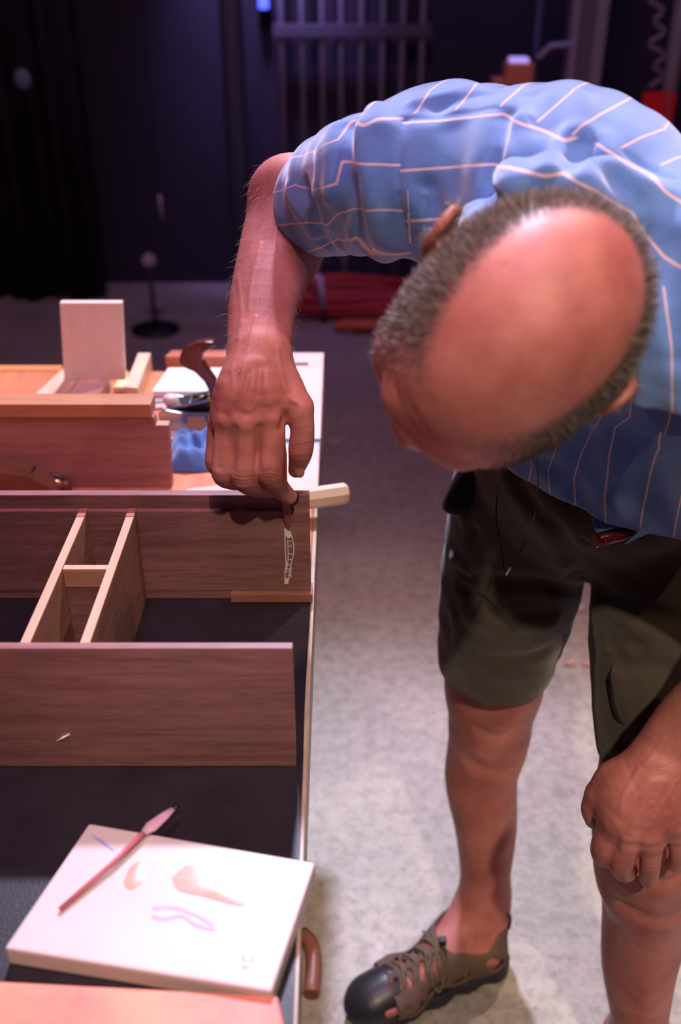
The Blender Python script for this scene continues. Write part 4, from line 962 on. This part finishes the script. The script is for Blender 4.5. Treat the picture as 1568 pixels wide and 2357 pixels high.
def shirt_mat():
    m = bpy.data.materials.new('striped_cotton'); m.use_nodes = True; nt = m.node_tree; N = nt.nodes; L = nt.links; b = N['Principled BSDF']
    def at_(n): a = N.new('ShaderNodeAttribute'); a.attribute_name = n; return a.outputs['Fac']
    def mth(op, a, b2=None, c=None):
        x = N.new('ShaderNodeMath'); x.operation = op
        for i, v in enumerate((a, b2, c)):
            if v is None: continue
            if isinstance(v, (int, float)): x.inputs[i].default_value = v
            else: L.new(v, x.inputs[i])
        return x.outputs[0]
    def stripe(n):
        fr = mth('FRACT', mth('ADD', at_(n), .5)); return mth('LESS_THAN', mth('ABSOLUTE', mth('SUBTRACT', fr, .5)), .029)
    def sel(mask, a, c):  # mask>0 ? a : c
        g_ = mth('GREATER_THAN', at_(mask), 0.0); return mth('ADD', mth('MULTIPLY', a, g_), mth('MULTIPLY', c, mth('SUBTRACT', 1.0, g_)))
    s_ = sel('m_low', stripe('p_low'), sel('m_yoke', stripe('p_yoke'), sel('m_sleeve', stripe('p_sleeve'), stripe('p_body'))))
    tc = N.new('ShaderNodeTexCoord'); n1 = N.new('ShaderNodeTexNoise'); n1.inputs['Scale'].default_value = 30; L.new(tc.outputs['Object'], n1.inputs[0])
    mp = N.new('ShaderNodeMapping'); mp.inputs['Scale'].default_value = (1400, 1400, 120); L.new(tc.outputs['Object'], mp.inputs[0])
    n2 = N.new('ShaderNodeTexNoise'); n2.inputs['Scale'].default_value = 1; L.new(mp.outputs[0], n2.inputs[0])
    rp = N.new('ShaderNodeValToRGB'); rp.color_ramp.elements[0].position = .35; rp.color_ramp.elements[1].position = .65; rp.color_ramp.elements[0].color = (.10, .235, .56, 1); rp.color_ramp.elements[1].color = (.155, .33, .72, 1)
    L.new(mth('ADD', mth('MULTIPLY', n1.outputs[0], .5), mth('MULTIPLY', n2.outputs[0], .5)), rp.inputs[0])
    mx = N.new('ShaderNodeMixRGB'); mx.inputs[2].default_value = (.78, .60, .64, 1); L.new(rp.outputs[0], mx.inputs[1]); L.new(s_, mx.inputs[0]); L.new(mx.outputs[0], b.inputs['Base Color'])
    b.inputs['Roughness'].default_value = .85; b.inputs['Specular IOR Level'].default_value = .15; b.inputs['Sheen Weight'].default_value = .9; b.inputs['Sheen Roughness'].default_value = .5
    bp = N.new('ShaderNodeBump'); bp.inputs['Strength'].default_value = .25; bp.inputs['Distance'].default_value = .0004; L.new(n2.outputs[0], bp.inputs['Height']); L.new(bp.outputs[0], b.inputs['Normal'])
    return m
M['shirt'] = shirt_mat()
shirt = link('shirt', Ps, Fs, M['shirt'], person, attrs={'m_sleeve': mS, 'm_yoke': mY, 'm_low': mL, 'p_body': rbf(C3(bodyS), Ps), 'p_sleeve': rbf(C3(slvS), Ps), 'p_yoke': rbf(C3(yokS), Ps), 'p_low': rbf(C3(lowS), Ps)})
shirt['label'] = 'blue cotton shirt with thin pinkish stripes'
print('shirt', len(Ps), _t.time()-_t0)
# chest pocket: stitched patch edge
pe = casts(Ts, dens([(938, 440), (942, 520), (946, 600)]))
if len(pe) > 2: MB().tube([p-FW*.0006 for p in catmull(pe, 3)], .0013, 6, .5).build('pocket_piping', mat('pink_thread', (.70, .55, .60), .8, .2), shirt)

# ---------------- shorts
TD_R = unit(KN_R-HIP_R); TD_L = unit(KN_L-HIP_L)
CUT_R = Q(1140, 1528, 1.52); CUT_L = Q(1528, 1750, 1.24)
def shorts_solid(f):
    f.ell((.335, 1.135, .955), (.178, .130, .115), np.array([unit((.9, -.43, 0)), unit((.43, .9, 0)), TZ]), 0)
    f.ell((.31, 1.085, 1.005), (.150, .112, .09), TA, .03)
    f.chain([HIP_R, HIP_R*.5+CUT_R*.5, CUT_R, CUT_R+TD_R*.05], [.102, .100, .088, .086], .03)
    f.chain([HIP_L+np.array([.02, 0, 0]), HIP_L*.5+CUT_L*.5, CUT_L, CUT_L+TD_L*.05], [.106, .092, .080, .078], .03)
QB = (np.array([.08, .78, .50]), np.array([.62, 1.34, 1.08]))
g = Field(*QB, .006); shorts_solid(g); Tc = bvh(*g.mesh())
f = Field(*QB, .0024); shorts_solid(f); G = f.d.copy()
folds(f, Tc, [([(1340, 1360), (1260, 1345), (1150, 1340), (1070, 1330)], .010, -.010), ([(1060, 1350), (1110, 1390), (1170, 1440)], .010, -.008), ([(1330, 1330), (1400, 1380), (1480, 1410), (1560, 1430)], .012, -.011),
    ([(1380, 1420), (1420, 1460), (1470, 1490)], .010, -.008), ([(1400, 1460), (1430, 1520), (1470, 1530), (1530, 1535)], .009, -.008), ([(1060, 1150), (1080, 1230), (1050, 1290)], .010, .008), ([(1090, 1220), (1060, 1270)], .008, -.006),
    ([(1060, 1290), (1080, 1330)], .008, .006), ([(1080, 1420), (1180, 1440), (1270, 1430)], .014, .006), ([(1080, 1500), (1170, 1520), (1250, 1500)], .010, -.004), ([(1390, 1540), (1400, 1640), (1430, 1700)], .012, -.009), ([(1420, 1560), (1440, 1640)], .012, .006),
    ([(1180, 1090), (1240, 1180), (1300, 1240), (1340, 1340)], .010, -.006), ([(1250, 1190), (1290, 1300)], .010, .005), ([(1300, 1120), (1350, 1250), (1345, 1360)], .005, -.004), ([(1050, 1420), (1055, 1500)], .008, .005)])
f.wave(lambda x, y, z: .0016*np.sin(x*70+z*50)*np.sin(y*60-z*40+1))
for CUT, TD in ((CUT_R, TD_R), (CUT_L, TD_L)):
    f.ridge([CUT-TD*.024+np.array([math.cos(a), math.sin(a), 0])*.082 for a in np.linspace(0, 6.28, 14)], .002, -.0014)
f.plane(CUT_R, TD_R, (.0, .9, .4), (.319, 1.4, .70)); f.plane(CUT_L, unit(TD_L*.3-TZ), (.22, .7, .4), (.7, 1.04, .76)); f.plane(CUT_L, unit(TD_L*.3-TZ), (.319, 1.04, .4), (.7, 1.25, .76)); f.plane((.3, 1.1, 1.055), (0, 0, 1), (0, .7, .95), (.7, 1.4, 1.1))
X_, Y_, Z_ = f.ax[0][:, None, None], f.ax[1][None, :, None], f.ax[2][None, None, :]
dR = np.abs((X_-CUT_R[0])*TD_R[0]+(Y_-CUT_R[1])*TD_R[1]+(Z_-CUT_R[2])*TD_R[2])+np.maximum(0, X_-.319)*9; dL = np.abs((X_-CUT_L[0])*TD_L[0]+(Y_-CUT_L[1])*TD_L[1]+(Z_-CUT_L[2])*TD_L[2])+np.maximum(0, .26-X_)*9
f.d = np.maximum(f.d, -(G+.0050+.011*np.clip(np.minimum(dR, dL)/.035, 0, 1)))
Pq, Fq = f.mesh(); Pq = fair(Pq, Fq, 2, .5)
M['shorts'] = mat('olive_cotton', (.078, .060, .052), .85, .2, noise=(25, .3), col2=(.048, .040, .032), bump=(700, .5, .0006), sheen=.3)
sho = link('shorts', Pq, Fq, M['shorts'], person); sho['label'] = 'dark olive knee-length shorts'
Tq = bvh(Pq, Fq)
pts = [np.array([.335, 1.135, .992])+unit((.9, -.43, 0))*.166*math.cos(a)+unit((.43, .9, 0))*.120*math.sin(a) for a in np.linspace(0, 2*math.pi, 41)]
mb = MB(); vs = []
for p in pts[:-1]:
    o_ = unit(p-np.array([.335, 1.135, .992])); vs += [p+TZ*-.018, p+o_*.004+TZ*-.018, p+o_*.004+TZ*.016, p+TZ*.016]
mb.add(vs, [(i*4+a, ((i+1) % 40)*4+a, ((i+1) % 40)*4+(a+1) % 4, i*4+(a+1) % 4) for i in range(40) for a in range(4)])
mb.build('belt', M['black'], person)
print('shorts', len(Pq), _t.time()-_t0)

# ---------------- sandals with closed toes
shoe_m = mat('brown_suede', (.15, .10, .075), .75, .25, noise=(60, .3), col2=(.11, .075, .060), bump=(500, .4, .0006))
toe_m = mat('black_rubber', (.020, .020, .026), .38, .5, bump=(300, .2, .0004)); sole_m = mat('dark_sole', (.022, .022, .040), .55, .4)
lace_m = mat('olive_lace', (.16, .13, .075), .7, .3)
def shoe(toe, heel, A, parent, lab, sgn):
    t = unit(toe-heel); up = TZ; sd = np.cross(t, up); g0 = np.array([toe[0], toe[1], 0]); L_ = np.linalg.norm(toe-heel)
    T0 = toe+t*.020; H0 = heel-t*.012; p = lambda a, s_, z: np.array([H0[0], H0[1], 0])+t*a*(L_+.032)+sd*s_+up*z
    FB = (np.minimum(p(0, 0, 0), p(1, 0, 0))-.07, np.maximum(p(0, 0, 0), p(1, 0, 0))+.07); FB[0][2] = -.004; FB[1][2] = .150
    def prof(f, grow, z0, z1, k=.02):
        for a, w_ in ((.12, .034), (.30, .033), (.50, .037), (.70, .046), (.84, .045)):
            q = p(a, sgn*(.006 if a > .6 else 0), .02); r = w_+grow; f.cap(q-up*.06, q+up*.06, r, r, k)
        f.plane((0, 0, z1), (0, 0, 1), (-1, 0, -1), (1, 2, 1)); f.plane((0, 0, z0), (0, 0, -1), (-1, 0, -1), (1, 2, 1))
    f = Field(*FB, .0020)
    foot_skin(f, A, toe, heel, .0075); G_ = Field(*FB, .0020); foot_skin(G_, A, toe, heel, .0015)
    f.d = np.maximum(f.d, -G_.d)
    f.plane((0, 0, .028), (0, 0, -1), (-1, 0, -1), (1, 2, 1)); f.plane(p(.80, 0, .03), t, (-1, 0, -1), (1, 2, 1)); f.plane((0, 0, .145), (0, 0, 1), (-1, 0, -1), (1, 2, 1))
    # ankle opening sloping from heel tab to instep, side cut-outs, vents over the toes
    for a_, z_, r_ in ((.24, .142, .050), (.34, .148, .046)): f.cap(p(a_, -.09, z_), p(a_, .09, z_), r_, r_, .006, 'cut')
    for s_ in (-1, 1):
        for a, b, z0, z1, r in ((.14, .20, .060, .075, .010), (.36, .47, .062, .050, .009), (.63, .73, .052, .043, .007), (.50, .60, .072, .066, .006)):
            q0, q1 = p(a, s_*.055, z0), p(b, s_*.060, z1)
            for j in np.linspace(0, 1, 4): q = q0*(1-j)+q1*j; f.cap(q-sd*s_*.028, q+sd*s_*.03, r, r, .003, 'cut')
    for a in (.52, .60, .68, .76):
        for s_ in (-1, 1):
            for j in np.linspace(0, 1, 4): q0 = p(a+.02*j, s_*(.010+.016*j), .05); f.cap(q0, q0+up*.08, .0040, .0040, .003, 'cut')
    for a in (.50, .58, .66, .74): f.ridge([p(a, -.05, .06), p(a+.01, 0, .075), p(a, .05, .06)], .004, -.003)
    root = link('sandal', *(um := f.mesh()), shoe_m, person); root['label'] = lab
    Tu = bvh(*um)
    f = Field(*FB, .0022); prof(f, .0, .001, .032)
    for i in range(9): f.cap(p(.08+i*.105, -.08, 0), p(.08+i*.105, .08, 0), .004, .004, .001, 'cut')
    f.ridge([p(.02, .05*sgn, .018), p(.5, .05*sgn, .020), p(.98, .05*sgn, .018)], .004, -.002)
    s_o = link('sole', *f.mesh(), sole_m, root)
    f = Field(*FB, .0022)
    f.chain([p(.74, sgn*.003, .036), p(.80, sgn*.003, .034), p(.88, 0, .032), p(.93, 0, .028)], [.046, .0465, .042, .034], .01); f.ell(p(.88, sgn*.004, .030), (.046, .046, .038), None, .01)
    f.plane((0, 0, .030), (0, 0, -1), (-1, 0, -1), (1, 2, 1)); f.plane(p(.755, 0, .03), unit(-t-up*.45), (-1, 0, -1), (1, 2, 1))
    link('toe_guard', *f.mesh(), toe_m, root)
    def top(a, s_): 
        h_ = Tu.ray_cast(Vector(p(a, s_, .3)), Vector((0, 0, -1))); z_ = h_[0][2] if h_[0] is not None and h_[0][2] > .045 else .085-(a-.45)*.11-abs(s_)*.5; return p(a, s_, z_+.002)
    mb = MB()
    for i in range(5):
        a = .47+i*.070
        mb.tube(catmull([top(a, -.026), top(a+.02, -.008), top(a+.035, .010), top(a+.05, .026)], 4), .0019, 7); mb.tube(catmull([top(a, .026), top(a+.02, .008), top(a+.035, -.010), top(a+.05, -.026)], 4), .0019, 7)
    mb.tube(catmull([top(.47, 0), top(.46, -.02)+up*.012, top(.54, -.045)+up*.012, top(.58, -.035)+up*.006, top(.49, 0)], 5), .0017, 7); mb.tube(catmull([top(.47, 0), top(.44, .02)+up*.016, top(.50, .045)+up*.01, top(.50, .01)], 5), .0017, 7)
    mb.build('lace', lace_m, root)
    MB().box(*(lambda c: (c-np.array([.006, .006, .008]), c+np.array([.006, .006, .008])))(top(.455, 0)+up*.006)).build('lace_lock', M['black'], root, .002)
    mb = MB(); mb.tube(catmull([p(.055, -.004, .070), p(.02, -.004, .100), p(.015, 0, .122), p(.04, .002, .124), p(.055, .003, .092)], 5), .0022, 7); mb.build('heel_loop', M['black'], root)
    return root
shoe(toeR, heelR, AN_R, person, 'brown closed-toe sandal with laces, on the foot nearer the workbench', 1)
shoe(toeL, heelL, AN_L, person, 'brown closed-toe sandal on the foot below the lower right corner', -1)
print('shoes', _t.time()-_t0)

# ---------------- hair
def strands(name, roots, dirs, lens, wid, m, parent, bend, tone):
    n = len(roots); rs = np.random.RandomState(5); side = np.cross(dirs, rs.normal(size=(n, 3))); side /= np.linalg.norm(side, axis=1)[:, None]
    V = np.empty((n, 6, 3)); 
    for j, (t, w_) in enumerate(((0, 1), (.5, .8), (1, .25))):
        c = roots+dirs*(lens*t)[:, None]+bend*(lens*t*t)[:, None]
        V[:, 2*j] = c-side*wid*w_; V[:, 2*j+1] = c+side*wid*w_
    b = np.arange(n)[:, None]*6; Fq = np.concatenate([b+np.array([0, 1, 3, 2]), b+np.array([2, 3, 5, 4])])
    o = link(name, V.reshape(-1, 3), Fq, m, parent, attrs={'tone': np.repeat(tone, 6)}); return o
def hair_mat(name, a, c):
    m = bpy.data.materials.new(name); m.use_nodes = True; nt = m.node_tree; N = nt.nodes; L = nt.links; b = N['Principled BSDF']
    at = N.new('ShaderNodeAttribute'); at.attribute_name = 'tone'; rp = N.new('ShaderNodeValToRGB'); rp.color_ramp.elements[0].color = (*a, 1); rp.color_ramp.elements[1].color = (*c, 1)
    L.new(at.outputs['Fac'], rp.inputs[0]); L.new(rp.outputs[0], b.inputs['Base Color']); b.inputs['Roughness'].default_value = .5; b.inputs['Specular IOR Level'].default_value = .4; return m
def vnorm(P, Fq):
    n = np.cross(P[Fq[:, 2]]-P[Fq[:, 0]], P[Fq[:, 3]]-P[Fq[:, 1]]); out = np.zeros_like(P)
    for c in range(4):
        for ax_ in range(3): out[:, ax_] += np.bincount(Fq[:, c], n[:, ax_], len(P))
    return out/np.maximum(np.linalg.norm(out, axis=1), 1e-9)[:, None]
rs = np.random.RandomState(3); hm = hair_mask(Pb); nb = vnorm(Pb, Fb)
cand = np.where(hm > .04)[0]; pr = hm[cand]/hm[cand].sum(); pick = rs.choice(cand, 26000, p=pr)
rt = Pb[pick]+rs.normal(size=(len(pick), 3))*.0012; nn = nb[pick]
q = rt-HC; outw = unit(q-np.outer(q@Ub, Ub)) if False else (q-np.outer(q@Ub, Ub)); outw /= np.linalg.norm(outw, axis=1)[:, None]
dirn = nn*.75-Ub*.35+outw*.25-Ff*.15+rs.normal(size=nn.shape)*.20; dirn /= np.linalg.norm(dirn, axis=1)[:, None]
ln = (.006+.005*hm[pick])*rs.uniform(.6, 1.25, len(pick))*(.55+.45*np.clip(.5-(q@Ff)/.12, 0, 1))
strands('hair', rt-nn*.001, dirn, ln, .00028, hair_mat('grey_brown_hair', (.055, .038, .032), (.30, .24, .20)), person, -Ub*.35, rs.beta(1.6, 2.2, len(pick)))['label'] = 'short greying brown hair around a bald crown'
na = vnorm(Pr, Fr); pk = rs.choice(len(Pr), 2600); ok = (Pr[pk][:, 2] > 1.19) & (Pr[pk][:, 0] < .03); pk = pk[ok]
down = unit(WR_R-EL_R); dr = na[pk]*.55+down*.55+rs.normal(size=(len(pk), 3))*.18
strands('arm_hair', Pr[pk], dr, rs.uniform(.006, .013, len(pk)), .00007, hair_mat('fair_arm_hair', (.45, .26, .20), (.75, .50, .42)), person, down*.3, rs.rand(len(pk)))

# ---------------- small things on and about the man
def rounded(name, c, ax3, r, m, parent=None):
    mb = MB(); n, k = 20, 12; vs = []
    for i in range(k+1):
        a = -math.pi/2+math.pi*i/k
        for j in range(n):
            b = 2*math.pi*j/n; e = lambda v, p_: math.copysign(abs(v)**p_, v)
            vs.append(np.asarray(c)+ax3[0]*r[0]*e(math.cos(a), .5)*e(math.cos(b), .5)+ax3[1]*r[1]*e(math.cos(a), .5)*e(math.sin(b), .5)+ax3[2]*r[2]*e(math.sin(a), .6))
    mb.add(vs, [(i*n+j, i*n+(j+1) % n, (i+1)*n+(j+1) % n, (i+1)*n+j) for i in range(k) for j in range(n)], True)
    return mb.build(name, m, parent)
pc = Q(1066, 1128, 1.285); zx = unit(Q(1050, 1175, 1.345)-Q(1100, 1075, 1.345)); yx = unit(np.cross(zx, FW)); 
ph = rounded('belt_pouch', pc, [yx, np.cross(zx, yx), zx], (.018, .014, .036), mat('black_leather', (.012, .011, .013), .4, .4), person); ph['label'] = 'black belt pouch'
MB().tube([pc-zx*.02+FW*.0, pc-zx*.045+R_*.03+FW*.01], .008, 8).build('strap', M['black'], ph)
a, b_ = Q(1368, 1245, 1.075), Q(1478, 1222, 1.10); u = unit(b_-a)
kn = empty('folding_knife', tuple((a+b_)/2), 'dark red glossy handle tucked under the open shirt hem', 'knife')
MB().tube([a, a+u*.004, b_], [.0065, .0085, .0085], 14).build('grip', mat('dark_red_gloss', (.13, .010, .014), .18, .5, coat=.8), kn)
MB().tube([a+u*.006, a+u*.010], [.0089, .0089], 14).build('band', mat('red_band', (.30, .02, .03), .2, .5, coat=.6), kn)
# shirt hem flap turned up beside it
fl = MB(); P4 = [Q(1358, 1165, 1.085), Q(1372, 1228, 1.07), Q(1442, 1208, 1.075), Q(1500, 1170, 1.09)]
fl.prism([P4[0], P4[1], P4[2], Q(1400, 1180, 1.09)], FW*.002); fl.prism([Q(1568, 1175, 1.10), Q(1568, 1192, 1.085), Q(1435, 1255, 1.06), Q(1480, 1215, 1.07)], FW*.002)
fo = fl.build('hem_flap', mat('plain_blue_cotton', (.11, .25, .55), .85, .15, noise=(30, .3), col2=(.09, .2, .44)), shirt)
for side in (0, 1):
    pass
L1 = [Q(1150, 1040, 1.02), Q(1146, 1120, 1.08), Q(1142, 1190, 1.09), Q(1154, 1265, 1.09), Q(1165, 1322, 1.09), Q(1190, 1285, 1.09), Q(1224, 1210, 1.09), Q(1238, 1140, 1.08), Q(1236, 1060, 1.02)]
co = empty('neck_cord', tuple(L1[4]), 'thin dark cord loop dangling in front of the shorts below the head', 'cord')
MB().tube(catmull(L1, 6), .0009, 6).build('cord', M['black'], co)
MB().tube([Q(1165, 1324, 1.09), Q(1176, 1306, 1.09)], .0011, 6).build('clasp', M['steel'], co)
# marking brush held in the fingers
tip = PY(664, 1222, YBk-.0008); m0 = PY(660, 1160, YBk-.008); m1 = Q(657, 1130, 1.085); m2 = Q(656, 1045, 1.060)
mk = empty('marking_brush', tuple(tip), 'slim red-brown brush held in the fingers, its tip on the walnut back board', 'brush')
mb = MB(); 
for k_, (c_, w_, th_) in enumerate(((tip, .0008, .0006), (PY(663, 1195, YBk-.004), .0040, .0012), (m0, .0052, .0020), (m1, .0048, .0026))):
    for a, b in ((-1, -1), (1, -1), (1, 1), (-1, 1)): mb.v.append(tuple(c_+R_*w_*a+FW*th_*b))
mb.f = [(i*4+a, i*4+(a+1) % 4, (i+1)*4+(a+1) % 4, (i+1)*4+a) for i in range(3) for a in range(4)]+[(3, 2, 1, 0), (12, 13, 14, 15)]; mb.sm = [False]*len(mb.f)
mb.build('head', M['handle'], mk, .0003)
MB().tube([m1, m2, Q(652, 1000, 1.05)], [.0022, .0020, .0016], 10).build('handle', mat('bright_red_handle', (.45, .05, .03), .3, .5), mk)
print('done', _t.time()-_t0)
